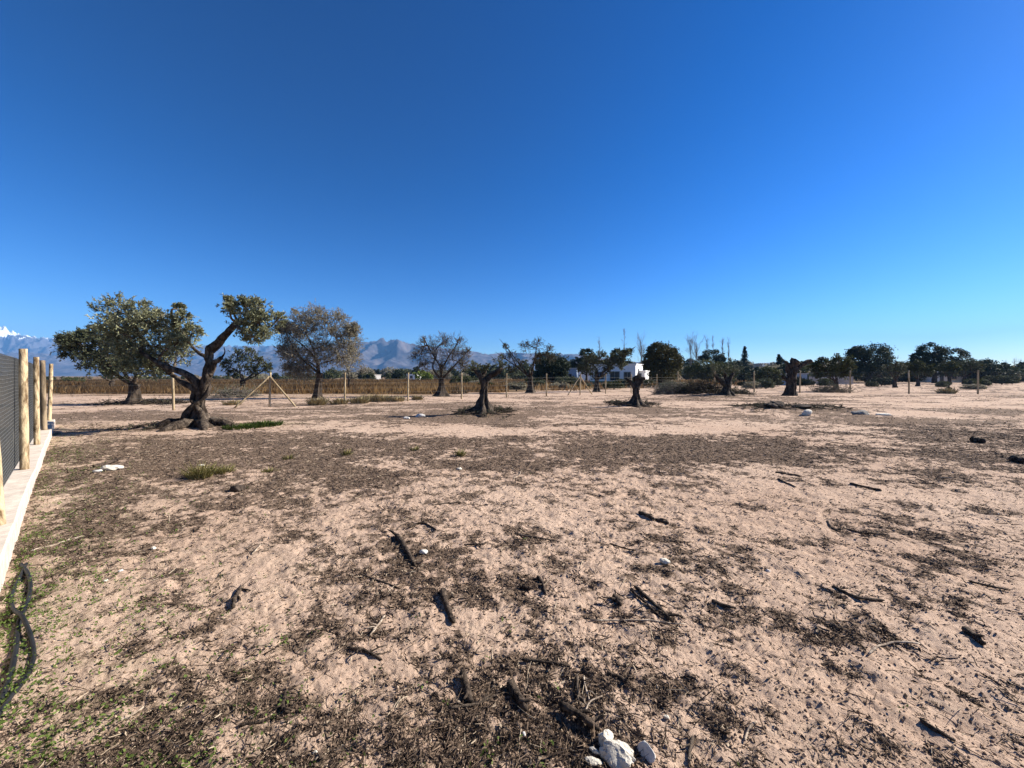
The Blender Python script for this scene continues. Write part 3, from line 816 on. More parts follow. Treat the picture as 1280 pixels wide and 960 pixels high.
generic_tree('olive_tree', 'low spreading olive with brown foliage tinged trunk, right of the tallest pruned stump', 1045, 489.5,
             [(1018, 460, 9), (1030, 455, 10), (1045, 453, 11), (1058, 456, 10), (1036, 465, 9), (1055, 466, 8), (1022, 468, 6)],
             per=6, leaf=(.2, .08), seed=39, trunk_r=.17, limbs=6, lv=(8, 6), leafm='green_leaf', rmin=.014, flare_r=.35)
generic_tree('bare_olive_tree', 'small forked bare tree between the two big dark pines', 1119, 484.5,
             [(1112, 461, 7), (1121, 456, 6), (1130, 458, 7), (1118, 466, 6), (1127, 465, 5)],
             per=2, leaf=(.2, .08), seed=40, trunk_r=.2, limbs=5, lv=(8, 5), leafm='olive_leaf', rmin=.018)
generic_tree('small_olive_tree', 'small yellowish green olive in front of the second big dark pine', 1147, 482.5,
             [(1140, 459, 7), (1149, 456, 7), (1156, 461, 7), (1146, 464, 7), (1163, 466, 4)],
             per=7, leaf=(.26, .11), seed=41, trunk_r=.2, limbs=4, lv=(7, 5), leafm='green_leaf', rmin=.018)
generic_tree('small_olive_tree', 'small olive with thick short bole under the second big dark pine', 1187, 480.5,
             [(1180, 460, 6), (1189, 457, 7), (1197, 461, 6), (1187, 465, 6)],
             per=7, leaf=(.28, .12), seed=42, trunk_r=.26, limbs=4, lv=(7, 5), leafm='green_leaf', rmin=.02)
generic_tree('small_olive_tree', 'rightmost small olive, next to the long dark hedge', 1206, 480,
             [(1200, 458, 7), (1209, 455, 8), (1218, 460, 7), (1206, 465, 7)],
             per=7, leaf=(.28, .12), seed=43, trunk_r=.26, limbs=4, lv=(7, 5), leafm='olive_leaf', rmin=.02)

# pruned boles
def stump(label, px, base_y, top_y, arms, fr, tr_, seed, tuft=0, lean=0., leafn=0, d=None, flrr=2.4, name='pruned_olive_bole'):
    r = np.random.default_rng(seed); d = d or H * F / (base_y - HZ)
    X = (px - 640) / F * d; base = np.array([X, d, float(gh0(X, d))])
    root = empty(name, base, label=label, cat='tree')
    tr = MB(); fk = at(px + lean, top_y, d)
    flare(tr, base, fk, fr, tr_, 1, seed, 48, 6, 34, .34, flrr)
    ends = []
    for pts, rad in arms:
        P, R = limb(tr, [at(x, y, d) + [0, o, 0] for (x, y, o) in pts], rad, 18, 12, seed + len(ends), .22, wob=.45); ends.append(P)
    part('trunk', tr, M['dark_bark'], root)
    if tuft:
        br = MB(); out = grow(r, br, [(P[len(P) // 3:], tuft, .02) for P in ends], [dict(n=9, ang=(.3, 1.0), lr=(.5, 1.), up=.5, rmin=.007, tmin=.3), dict(n=4, ang=(.3, .8), lr=(.3, .6), up=.3, rmin=.005)])
        part('shoots', br, M['twig'], root)
        if leafn:
            cr = MB(); leaves(cr, r, out[1], leafn, .10, .035); leaves(cr, r, out[0], leafn, .10, .035); part('crown', cr, M['olive_leaf'], root)
stump('pruned olive bole with two thick arms and a tuft of fresh twigs near centre', 603, 518, 474,
      [([(605, 482, 0), (601, 472, 0), (595, 464, 0), (591, 461, .05)], [.13, .11, .085, .07]), ([(605, 482, 0), (610, 473, .1), (618, 467, .1), (625, 463, 0), (625, 459, 0)], [.13, .125, .12, .11, .08]),
       ([(605, 480, 0), (604, 470, .1), (607, 462, .15)], [.12, .09, .05])], .80, .13, 51, .45, 3, 7, flrr=3.2)
stump('lowest pruned olive bole with stubby arms and wide base, before the white house', 795, 508.5, 484,
      [([(795, 487, 0), (790, 480, 0), (786, 476, 0), (783, 474, .05)], [.14, .10, .09, .07]), ([(796, 487, 0), (797, 479, .05), (797, 472, .05), (799, 470, .05)], [.15, .13, .14, .12]),
       ([(796, 485, 0), (801, 478, 0), (804, 472, 0)], [.12, .10, .10])], .8, .14, 52, 0, 0, flrr=3.0)
stump('tallest pruned olive bole with knobbly hooked arms, in front of the chain link fence', 988, 494.5, 468,
      [([(989, 475, 0), (991, 466, 0), (993, 459, 0), (993, 454, 0), (993, 450, 0)], [.30, .29, .28, .30, .36]), ([(993, 462, 0), (1000, 458, 0), (1006, 454, 0), (1014, 451, .1)], [.22, .17, .17, .15]),
       ([(989, 470, 0), (986, 463, .1), (985, 455, .1), (984, 452, .1)], [.22, .14, .12, .13]), ([(988, 478, 0), (982, 473, .1), (979, 471, .1)], [.2, .14, .13])], .52, .29, 53, 0, 2)
stump('dark olive bole with spreading arms beside the brush pile', 908, 496.5, 480,
      [([(909, 484, 0), (903, 478, 0), (898, 473, 0), (893, 469, .05)], [.22, .17, .12, .08]), ([(910, 484, 0), (913, 474, .05), (917, 466, .05)], [.22, .15, .1]),
       ([(910, 484, 0), (909, 475, .1), (906, 466, .1)], [.2, .15, .1])], .7, .25, 54, 1.0, 1, 6)

# ------------------------------------------------------------------ dense far trees
def dense_tree(name, label, px, base_y, blobs, d, leafm='dark_leaf', leaf=(.4, .2), clump=70, n=26, seed=1, trunk_r=.25, group=None, cat='tree', depth=1., bark='dark_bark', hollow=.72, s=.13):
    r = np.random.default_rng(seed); X = (px - 640) / F * d; base = np.array([X, d, float(gh0(X, d))])
    root = empty(name, base, label=label, cat=cat, group=group)
    cr = MB(); tr = MB(); top = None
    for (x, y, rx, ry) in blobs:
        c = at(x, y, d); Rx, Rz = rx / F * d, ry / F * d
        u = nrm(r.normal(size=(clump, 3))) * (r.uniform(hollow, 1.0, (clump, 1)))
        u = u[u[:, 2] > -.85]
        C = c + u * np.array([Rx, Rx * depth, Rz]) + np.array([0, r.uniform(-.3, .3) * Rx * depth, 0])
        C[:, 2] = np.maximum(C[:, 2], .3)
        cards(cr, r, C, (Rx + Rz) / 2 * s, leaf[0], leaf[1], n)
        fk = base + [0, 0, max(.5, (c[2] - base[2]) * .5)]
        P, R = resample([fk, (fk + c) / 2 + r.normal(size=3) * Rx * .1, c], [trunk_r * .7, trunk_r * .5, trunk_r * .15], 8)
        tubes(tr, P, R, 6)
    fk = base + [0, 0, max(.6, (at(blobs[0][0], blobs[0][1], d)[2] - base[2]) * .55)]
    limb(tr, [base - [0, 0, .2], (base + fk) / 2 + r.normal(size=3) * .05, fk], [trunk_r * 1.3, trunk_r, trunk_r * .9], 10, 9, seed)
    part('trunk', tr, M[bark], root); part('crown', cr, M[leafm], root)
    return root

dense_tree('round_tree', 'round dark green pine close behind the sparse bare olive', 690, 480, [(690, 458, 19, 17), (680, 452, 13, 12), (700, 460, 12, 12), (688, 468, 19, 8)], 62, seed=61, clump=90, leaf=(.32, .16))
dense_tree('dark_conifer', 'dark pointed bushy conifer left of the forked olive, beside the white upper storey', 733, 478, [(733, 446, 9, 10), (722, 456, 9, 9), (741, 452, 8, 9), (716, 460, 6, 8)], 95, seed=62, clump=60, leaf=(.5, .25))
dense_tree('dark_evergreen', 'small dark evergreen whose crown rises behind the roof of the white house', 770, 478, [(772, 444, 9, 8), (765, 453, 10, 7), (782, 456, 10, 6)], 92, seed=63, clump=60, leaf=(.45, .22))
dense_tree('autumn_tree', 'large dense dark tree with rusty autumn top, right of the white house', 826, 484, [(827, 446, 20, 18), (838, 452, 13, 14), (815, 452, 10, 12), (830, 465, 20, 11), (821, 438, 11, 9), (838, 441, 7, 6)], 56, 'autumn_leaf', seed=64, clump=110, leaf=(.3, .15))
dense_tree('umbrella_pine', 'umbrella pine with flat dark dome crown below the bare poplars', 890, 477, [(890, 444, 14, 7), (880, 448, 7, 4), (900, 449, 7, 4)], 140, seed=65, clump=90, leaf=(.5, .25), depth=.9)
dense_tree('big_dark_pine', 'big solid dark round tree right of the low spreading olive', 1087, 477.5, [(1086, 448, 22, 18), (1074, 445, 12, 12), (1100, 447, 13, 14), (1089, 462, 24, 9), (1068, 441, 7, 6)], 88, seed=66, clump=110, leaf=(.42, .2), trunk_r=.4)
dense_tree('big_dark_pine', 'broad dark twin-crowned tree with sky showing through a gap, far right', 1168, 477.5, [(1162, 439, 13, 10), (1185, 446, 15, 11), (1147, 448, 10, 8), (1170, 452, 24, 8), (1178, 462, 20, 9), (1155, 458, 12, 8)], 88, seed=67, clump=85, leaf=(.42, .2), trunk_r=.4)
dense_tree('dark_hedge', 'long dark hedge of merged bushes at the far right beyond the fence', 1228, 477, [(1216, 459, 14, 10), (1232, 460, 14, 10), (1246, 463, 10, 9), (1228, 468, 22, 7), (1205, 462, 9, 8)], 95, seed=68, clump=80, leaf=(.45, .22), cat='hedge')
dense_tree('green_tree', 'grey-green leafy tree in front of the umbrella pine', 885, 480, [(880, 460, 16, 10), (898, 462, 14, 9), (868, 465, 12, 8), (912, 466, 10, 8), (890, 470, 20, 6)], 75, 'green_leaf', seed=69, clump=80, leaf=(.36, .18))
dense_tree('green_bush', 'broad grey-green bush left of the tallest pruned stump', 962, 485, [(962, 470, 12, 11), (952, 474, 8, 9), (972, 473, 9, 9)], 58, 'green_leaf', seed=70, clump=80, leaf=(.3, .14), cat='bush')
dense_tree('slender_cypress', 'tall slender cypress with a spire top above the far roofs', 931, 477, [(931, 463, 5, 9), (931, 453, 3.4, 8), (931, 445, 1.8, 7), (931, 438, .8, 5)], 150, seed=71, clump=50, leaf=(.5, .2), s=.2)
dense_tree('dark_bush', 'dark rounded bush left of the spire-topped cypress', 923, 478, [(924, 458, 7, 7), (916, 461, 5, 6)], 140, seed=72, clump=50, leaf=(.5, .25), cat='bush')
dense_tree('slender_cypress', 'taller of two dark cypresses left of the tallest pruned stump', 973.5, 477, [(973.5, 462, 3, 10), (973.5, 452, 2.2, 7), (973.5, 447, 1.2, 4)], 120, seed=73, clump=50, leaf=(.4, .2), s=.2)
dense_tree('slender_cypress', 'shorter of two dark cypresses left of the tallest pruned stump', 978.5, 477, [(978.5, 464, 3.5, 9), (978.5, 456, 3, 7)], 121, seed=74, clump=50, leaf=(.4, .2), s=.2)
dense_tree('lime_bush', 'bright yellow-green bush behind the bare spiky olive', 529, 478, [(527, 469, 9, 6), (535, 471, 6, 5)], 100, 'lime_leaf', seed=75, clump=60, leaf=(.4, .2), cat='bush')

# background scrub all along the horizon (repeats of three bushes)
def scrub_proto(k, leafm, hgt, w, seed):
    d = 150 + 5 * k; r = np.random.default_rng(seed)
    px = 300; b = [(px + r.uniform(-w, w), HZ + H / d * F - hgt * r.uniform(.35, .65), w * r.uniform(.45, .7), hgt * r.uniform(.3, .42)) for _ in range(5)]
    return dense_tree('scrub_tree', 'x', px, 475, b, d, leafm, (.55, .26), 44, 14, seed, .14, group='scrub trees along the horizon')
protos = [scrub_proto(0, 'green_leaf', 15, 9, 81), scrub_proto(1, 'dark_leaf', 14, 8, 82), scrub_proto(2, 'grey_leaf', 13, 11, 83), scrub_proto(3, 'olive_leaf', 12, 12, 84)]
rs = np.random.default_rng(99)
first = [True] * 4
spots = []
px = 66.
while px < 1310:
    hh = np.interp(px, [60, 120, 290, 440, 560, 700, 1000, 1225, 1300], [.30, .34, .45, .85, 1.0, 1.4, 1.45, 1.4, 1.2])
    spots.append((px + rs.uniform(-3, 3), (rs.uniform(115, 210) if px < 930 or rs.random() < .4 else rs.uniform(92, 125)), hh * rs.uniform(.6, 1.25)))
    px += 9.5 if px < 440 else (6.0 if px < 700 else 4.9)
MARK = [(60, 'the mesh fence'), (170, 'the wide leaning olive'), (300, 'the small round olive'), (396, 'the feathery tree'), (552, 'the bare spiky olive'), (603, 'the twiggy pruned bole'),
        (663, 'the sparse bare olive'), (746, 'the forked olive'), (826, 'the autumn tree'), (908, 'the spreading bole'), (988, 'the tallest stump'), (1045, 'the low spreading olive'),
        (1087, 'the solid round tree'), (1168, 'the twin-crowned tree'), (1228, 'the long hedge'), (1400, 'the right edge')]
KIND = ['mid green', 'blackish', 'grey-brown', 'dull olive']
ORD = ['first', 'second', 'third', 'fourth', 'fifth', 'sixth', 'seventh', 'eighth', 'ninth', 'tenth', 'eleventh', 'twelfth', 'thirteenth', 'fourteenth', 'fifteenth', 'sixteenth', 'seventeenth', 'eighteenth', 'nineteenth', 'twentieth']
cnt = {}
spots.sort()
for (px, d, s) in spots:
    k = int(rs.choice(4, p=[.25, .35, .15, .25] if px > 600 else [.3, .15, .35, .2]))
    if first[k]: o = protos[k]; first[k] = False
    else: o = copy_thing(protos[k])
    X = (px - 640) / F * d; o.location = (X, d, float(gh0(X, d)) - .05)
    s = s * d / 150; o.scale = (s * rs.uniform(.8, 1.3), s, s); o.rotation_euler = (0, 0, rs.uniform(0, 6.28))
    m_ = max(i for i, q in enumerate(MARK) if q[0] <= px or i == 0)
    m_ = min(m_, len(MARK) - 2); cnt[(m_, k)] = cnt.get((m_, k), 0) + 1
    o['label'] = '%s %s horizon scrub tree from %s towards %s' % (ORD[min(cnt[(m_, k)], 20) - 1], KIND[k], MARK[m_][1], MARK[m_ + 1][1])
    o['group'] = 'scrub trees along the horizon'

# nearer low bushes beyond the fence, right half
for i, (px, by, w, hgt, lm, lab) in enumerate([
        (645, 489, 14, 11, 'grey_leaf', 'low twiggy grey bush left of the sparse bare olive'),
        (700, 487, 14, 9, 'grey_leaf', 'low dull bush beneath the round dark pine'),
        (767, 487, 14, 10, 'green_leaf', 'low green-brown bush in front of the white house, right of the forked olive'),
        (783, 484, 8, 7, 'olive_leaf', 'small dark bush under the left windows of the white house'),
        (712, 484, 9, 8, 'autumn_leaf', 'rusty low bush between the round pine and the braced post'),
        (930, 484, 8, 7, 'dark_leaf', 'small dark bush right of the spreading bole'),
        (1000, 482, 9, 10, 'dark_leaf', 'dark bush just behind the hooked arm of the tallest stump'),
        (1186, 489, 3, 5, 'autumn_leaf', 'tiny dead bush by the chain link fence, right'),
        (90, 480, 12, 9, 'green_leaf', 'grey-green bush in the red-brown grass right of the mesh fence'),
        (60, 478, 10, 8, 'dark_leaf', 'dark low bush just past the end of the mesh fence'),
        (385, 478, 22, 12, 'dark_leaf', 'dark bushes behind the slanting trunk of the feathery tree'),
        (500, 476, 10, 8, 'dark_leaf', 'dark bush left of the yellow-green bush'),
        (850, 486, 14, 8, 'grey_leaf', 'straw-coloured bush behind the corner brace'),
        (608, 480, 8, 8, 'grey_leaf', 'pale bush behind the pruned bole with fresh twigs')]):
    dense_tree('low_bush', lab, px, by, [(px + w * q, by - hgt * .45, w * .5, hgt * .5) for q in (-.45, 0, .45)], H * F / (by - HZ), lm, (.2, .07), 60, 24, 200 + i, .06, cat='bush')

# a belt of low scrub just beyond the wire fence
rs2 = np.random.default_rng(55); protoB = []
for k, lm in enumerate(['green_leaf', 'grey_leaf', 'olive_leaf', 'dark_leaf']):
    protoB.append(dense_tree('scrub_bush', 'x', 700, 486, [(700 + q * 7, 481, 7, 6) for q in (-1, 0, 1)], 48, lm, (.2, .07), 60, 22, 260 + k, .05, cat='bush', group='low scrub bushes beyond the wire fence'))
ORD2 = ['%s%s' % (a, '') for a in ORD]; kk = [0, 0, 0, 0]; used = [False] * 4
KB = ['green', 'straw grey', 'dull olive', 'dark']
for px in np.sort(np.concatenate([rs2.uniform(570, 1015, 34), rs2.uniform(1015, 1290, 9)])):
    k = int(rs2.choice(4, p=[.35, .2, .25, .2])); y = rs2.uniform(46, 74)
    if used[k]: o = copy_thing(protoB[k])
    else: o = protoB[k]; used[k] = True
    X = (px - 640) / F * y; o.location = (X, y, float(gh0(X, y)) - .05); s = rs2.uniform(.6, 1.35) * y / 55
    o.scale = (s * rs2.uniform(.8, 1.2), s, s * rs2.uniform(.7, 1.1)); o.rotation_euler = (0, 0, rs2.uniform(0, 6.28))
    kk[k] += 1; o['label'] = '%s %s low scrub bush from the left in the belt beyond the wire fence' % (ORD[kk[k] - 1], KB[k])

# bare poplars and bare trees far away
def poplar(px, top, d, w, label, seed, dense=1.):
    r = np.random.default_rng(seed); X = (px - 640) / F * d; h = (HZ - top) / F * d + H
    root = empty('bare_poplar', (X, d, 0), label=label, cat='tree')
    tr = MB(); P, R = resample([[X, d, -.2], [X + .2, d, h * .5], [X, d, h]], [.22, .14, .03], 10); tubes(tr, P, R, 6)
    br = MB(); out = grow(r, br, [(P[3:], w, .08)], [dict(n=int(60 * dense), ang=(.2, .6), lr=(.5, 1.2), up=.9, tmin=.0, rmin=.03, rr=.4), dict(n=4, ang=(.2, .6), lr=(.4, .8), up=.5, rmin=.02)])
    part('trunk', tr, M['grey_bark'], root); part('branches', br, M['grey_bark'], root)
poplar(883.5, 427, 190, 2.6, 'first bare poplar from the left above the umbrella pine', 301)
poplar(891, 425, 190, 2.2, 'second bare poplar from the left, straight above the umbrella pine', 302, .6)
poplar(903, 426, 190, 2.6, 'third bare poplar from the left, above the right edge of the umbrella pine', 303)
poplar(910.5, 427, 190, 2.6, 'fourth bare poplar, rightmost of the row above the umbrella pine', 304)
poplar(749, 424, 170, 2.2, 'thin bare poplar rising behind the forked olive', 305, .6)
poplar(780, 417, 170, 2.4, 'tallest thin bare poplar, rising behind the white house', 306, .6)
for (px, y0, s, lab) in [(863, 432, 1, 'leafless tree right of the autumn tree, left of two'), (870.5, 431, 2, 'leafless tree left of the umbrella pine, right of two'), (801, 434, 3, 'leafless tree at the left edge of the autumn tree')]:
    poplar(px, y0, 130, 4.2, lab, 310 + s, .7)
for k, px in enumerate((1268, 1275, 1257)):
    poplar(px, 452 + k, 260, 2.5, ['tall bare poplar near the right edge on the horizon, left of the last', 'last bare poplar by the right edge on the horizon', 'short bare poplar just right of the long dark hedge'][k], 320 + k, .6)

# ------------------------------------------------------------------ brush piles
def brush(name, label, px0, px1, base_y, hgt, n, mat, seed, thin=1.):
    r = np.random.default_rng(seed); d = H * F / (base_y - HZ)
    x0, x1 = (px0 - 640) / F * d, (px1 - 640) / F * d; cx = (x0 + x1) / 2; w = (x1 - x0) / 2
    base = np.array([cx, d + .8, float(gh0(cx, d + .8))])
    u = r.uniform(-1, 1, n); v = r.normal(size=n) * .6
    hm = hgt * np.clip(1 - u ** 2, 0, 1) ** .6 * np.exp(-v * v)
    p = base + np.stack([u * w, v, r.uniform(0, 1, n) * hm], -1)
    dr = r.normal(size=(n, 3)) * [1, .7, .28]; dr[:, 2] += .05; l = r.uniform(.5, 1.7, n) * min(1, .35 + hgt)
    if hgt < .3: dr[:, 2] *= .35
    P = paths(r, p - nrm(dr) * l[:, None] * .5, nrm(dr), l, 6, .2)
    P[..., 2] = np.maximum(P[..., 2], base[2] - .02)
    P[..., 2] = np.minimum(P[..., 2], base[2] + hgt * 1.15 + (gh0(P[..., 0], P[..., 1]) - base[2]) * (hgt < .3))
    root = empty(name, base, label=label, cat='brush pile')
    mb = MB(); tubes(mb, P, (r.uniform(.012, .035, n) * thin)[:, None] * np.linspace(1, .4, 6), 4); part('branches', mb, M[mat], root)
    mb = MB(); out = grow(r, mb, [(q, min(.7, hgt * 1.1), .015 * min(1, hgt * 2.5)) for q in P[::3]], [dict(n=5, rmin=.007, lr=(.4, .9)), dict(n=3, rmin=.005)]); part('twigs', mb, M[mat], root)
    lf = MB(); leaves(lf, r, out[1], 2, .1 if hgt > .3 else .045, .035 if hgt > .3 else .018); part('dead_leaves', lf, M['olive_leaf'] if thin < 1 else M['autumn_leaf'], root)
brush('brush_pile', 'long heap of dark cut branches left of the spreading bole', 858, 905, 496, .95, 420, 'dark_bark', 401)
brush('brush_pile', 'grey-green heap of finer cut twigs left of the dark branch heap', 828, 866, 495, .8, 320, 'grey_bark', 402, .7)
brush('brush_pile', 'small dark heap of twigs right of the spreading bole', 915, 940, 496, .4, 160, 'dark_bark', 403, .8)
brush('brush_pile', 'low dry twig heap around the foot of the low spreading olive', 1030, 1063, 491, .55, 180, 'twig', 404, .7)
brush('brush_pile', 'grey brush heap right of the gnarled olive beyond the fence', 266, 305, 497, .7, 200, 'grey_bark', 405, .7)
brush('brush_pile', 'flat dark twig heap under the wide leaning olive', 120, 215, 506, .22, 260, 'dark_bark', 406, .8)

brush('twig_litter', 'low ring of dead twigs round the foot of the twiggy pruned bole', 570, 640, 519, .13, 260, 'dark_bark', 407, .5)
brush('brush_pile', 'low ring of dead twigs round the foot of the lowest pruned bole', 768, 824, 509, .13, 220, 'dark_bark', 408, .5)
brush('brush_pile', 'scattered dead twigs over the long earth mound at the right', 930, 1062, 515, .12, 300, 'dark_bark', 409, .5)
brush('brush_pile', 'thin scatter of dead twigs left of the gnarled olive bole', 150, 235, 537, .06, 160, 'dark_bark', 410, .4)

# ------------------------------------------------------------------ buildings
def local_building(name, label, px, d, rz, w, dp, h, wall, windows, cat='building', roof=True, plinth=False, zb=0.):
    """front face normal rotates by rz from -Y; origin at the near corner bottom"""
    X = (px - 640) / F * d
    root = empty(name, (X, d, 0), label=label, cat=cat); root.rotation_euler = (0, 0, rz)
    def P(nm, boxes, mat, parent=None, lab=None):
        mb = MB()
        for c, s in boxes: box(mb, c, s)
        me = mb.mesh(nm, (0, 0, 0), False); me.materials.append(mat)
        o = bpy.data.objects.new(nm, me); COL.objects.link(o); o.parent = parent or root; return o
    P('wall', [((-w / 2, dp / 2, h / 2), (w, dp, h))], wall)
    if roof: P('roof', [((-w / 2, dp / 2, h + .09), (w + .3, dp + .3, .18))], M['roof'] if wall is not M['white_wall'] else M['white_wall'])
    if plinth: P('plinth', [((-w / 2, -.02, .35), (w, .04, .7))], M['plinth'])
    for (side, u, z, ww, wh, kind) in windows:
        if side == 'f': c = (-u, -.02, z); s = (ww, .06, wh); fs = [((-u, -.05, z + wh / 2 + .04), (ww + .16, .1, .08)), ((-u, -.05, z - wh / 2 - .04), (ww + .16, .12, .08)), ((-u - ww / 2 - .04, -.05, z), (.08, .1, wh)), ((-u + ww / 2 + .04, -.05, z), (.08, .1, wh)), ((-u, -.05, z), (.05, .08, wh))]
        else: c = (.02, u, z); s = (.06, ww, wh); fs = [((.05, u, z + wh / 2 + .04), (.1, ww + .16, .08)), ((.05, u, z - wh / 2 - .04), (.12, ww + .16, .08)), ((.05, u - ww / 2 - .04, z), (.1, .08, wh)), ((.05, u + ww / 2 + .04, z), (.1, .08, wh))]
        o = P(kind, [(c, s)], M['glass']); P('frame', fs, M['grey_wall'], o)
    return root
local_building('white_house', 'low white flat-roofed house with dark openings, right wall in full sun', 794.5, 66, math.radians(-32), 8.2, 5.0, 3.55, M['white_wall'],
               [('f', 1.4, 1.2, 1.1, 2.1, 'door'), ('f', 3.6, 1.6, 1.6, 1.5, 'window'), ('f', 6.4, 1.7, 1.6, 1.2, 'window'), ('r', 1.8, 2.2, .5, 1.2, 'window'), ('r', 3.6, 1.4, .9, 1.5, 'window')], 'house', plinth=True)
local_building('white_annex', 'low white garage wing at the right end of the low white house', 806, 67, math.radians(-32), 2.4, 3.0, 2.4, M['white_wall'], [('f', 1.2, 1.2, 1.2, 1.6, 'door')], 'house')
local_building('grey_blue_shed', 'blue-grey shed in shade between the round dark pine and the braced post', 721, 70, math.radians(-12), 2.9, 3, 2.9, M['blue_wall'], [('f', 1.4, 1.0, .9, 1.9, 'door')], 'shed')
local_building('two_storey_house', 'white two-storey house showing above the bushes left of the forked olive', 739, 110, math.radians(-10), 4.4, 6, 6.4, M['white_wall'], [('f', 1.2, 5.0, .8, 1.2, 'window'), ('f', 3.1, 5.0, .8, 1.2, 'window')], 'house')
local_building('grey_house', 'grey flat-roofed house on the horizon right of the spire-topped cypress', 953, 160, math.radians(-15), 7, 7, 6.6, M['grey_wall'], [('f', 2, 4.6, 1.4, 1.2, 'window'), ('f', 5, 4.6, 1.4, 1.2, 'window')], 'house')
local_building('pale_house', 'small pale house between the spire-topped cypress and the grey flat-roofed house', 940, 170, math.radians(-15), 4.5, 6, 7.2, M['white_wall'], [('f', 2, 5.6, 1.2, 1., 'window')], 'house')
local_building('pale_house', 'pale house partly hidden behind the cypress pair', 970, 175, math.radians(-20), 6.5, 6, 7.4, M['white_wall'], [('f', 3, 5.6, 1.2, 1., 'window')], 'house')
local_building('long_white_house', 'long low white house behind the small olives under the twin-crowned tree', 1215, 100, math.radians(10), 13, 6, 2.6, M['white_wall'],
               [('f', 2, 1.4, 1.4, 1.2, 'window'), ('f', 6, 1.4, 1.4, 1.2, 'window'), ('f', 10, 1.2, 1.1, 2.1, 'door')], 'house')
local_building('low_farm_building', 'tiny pale farm building on the horizon right of the feathery tree', 468, 140, math.radians(-15), 1.8, 4, 1.9, M['grey_wall'], [('f', 2, 1.4, 1, 1, 'window')], 'building')
local_building('low_farm_building', 'tiny white building on the horizon left of the yellow-green bush', 520, 150, math.radians(-15), 4, 4, 2.2, M['white_wall'], [('f', 2, 1.2, 1, 1, 'window')], 'building')
local_building('low_farm_building', 'blue-grey low building behind the tallest pruned stump', 1009, 66, math.radians(-10), 3.0, 3, 1.9, M['blue_wall'], [('f', 1.4, 1.2, 1, .6, 'window')], 'building')

# pale plank fence far right of the stump
root = empty('plank_fence', ((1010 - 640) / F * 72, 72, 0), label='weathered grey plank fence behind the low spreading olive', cat='fence')
mb = MB(); mb2 = MB()
for k, px in enumerate(np.linspace(1012, 1066, 34)):
    X = (px - 640) / F * 72; box(mb, (X, 72, .75 + .04 * math.sin(k * 3.1)), (.17, .03, 1.5))
for z in (.4, 1.15): box(mb2, ((1039 - 640) / F * 72, 72.05, z), (8.2, .05, .1))
part('boards', mb, M['grey_wall'], root, smooth=False); part('rail', mb2, M['dark_post'], root, smooth=False)

# ------------------------------------------------------------------ stuff: tall dry grass beyond the fence
def grass_field():
    r = np.random.default_rng(500); N = 62000
    y = 34 * np.exp(r.uniform(0, 1, N) * 1.25); px = r.uniform(55, 660, N); px = np.where(r.random(N) < .12, r.uniform(620, 1010, N), px); N = len(px)
    X = (px - 640) / F * y
    line = 17.9 + .7 * (X + 15.7)
    keep = (y > line + 9 + 3 * fbm(X * .2, y * .2, 66, 2) * 2) & ((fbm(X * .09, y * .16, 67, 3) > -.16) | (y > 60))
    keep &= ~((X > 14) & (y < 50))
    X, y = X[keep], y[keep]; n = len(X); z = gh0(X, y)
    h = r.uniform(.3, .85, n) * (1 + .6 * fbm(X * .3, y * .3, 68, 3)); w = r.uniform(.03, .09, n) * (y / 45)
    a = r.uniform(-.6, .6, n); lean = r.normal(size=(n, 2)) * .16
    b = np.stack([X, y, z], -1); dx = np.stack([np.cos(a) * w, np.sin(a) * w, 0 * w], -1)
    t = b + np.stack([lean[:, 0], lean[:, 1], h], -1); m_ = (b * .45 + t * .55) + np.stack([0 * h, 0 * h, h * .05], -1)
    V = np.stack([b - dx, b + dx, m_ + dx * .8, t, m_ - dx * .8], 1)
    f = np.arange(n * 5).reshape(n, 5)
    mb = MB(); mb.add(V.reshape(-1, 3), f, np.clip(.5 + 1.6 * fbm(X * .12, y * .2, 69, 3) + r.normal(size=n) * .16, 0, 1))
    mk('dry_grass', mb, M['dry_grass'], smooth=False, kind='stuff')
grass_field()

def tuft(label, px, by, n, h, spread, mat, seed, name='grass_tuft', group=None):
    r = np.random.default_rng(seed); g = G3(px, by); g[2] = float(gh(g[0], g[1]))
    a = r.uniform(0, 6.28, n); q = np.minimum(np.abs(r.normal(size=n)) * spread * .5, spread * .62)
    p = np.stack([np.cos(a) * q, np.sin(a) * q, 0 * q - .01], -1) + g
    out = nrm(np.stack([np.cos(a) * .55, np.sin(a) * .55, np.ones(n)], -1) + r.normal(size=(n, 3)) * .2)
    L = h * r.uniform(.5, 1.1, n); P = paths(r, p, out, L, 4, .12, -.08)
    d = g[1]; w = max(.003, d * .0012)
    mb = MB(); tubes(mb, P, w * np.linspace(1, .2, 4)[None] * np.ones((n, 1)), 3, r.uniform(0, 1, n), cap=False)
    tag(mk(name, mb, mat, base=tuple(g), smooth=False), label, 'grass tuft', group)
k = 0
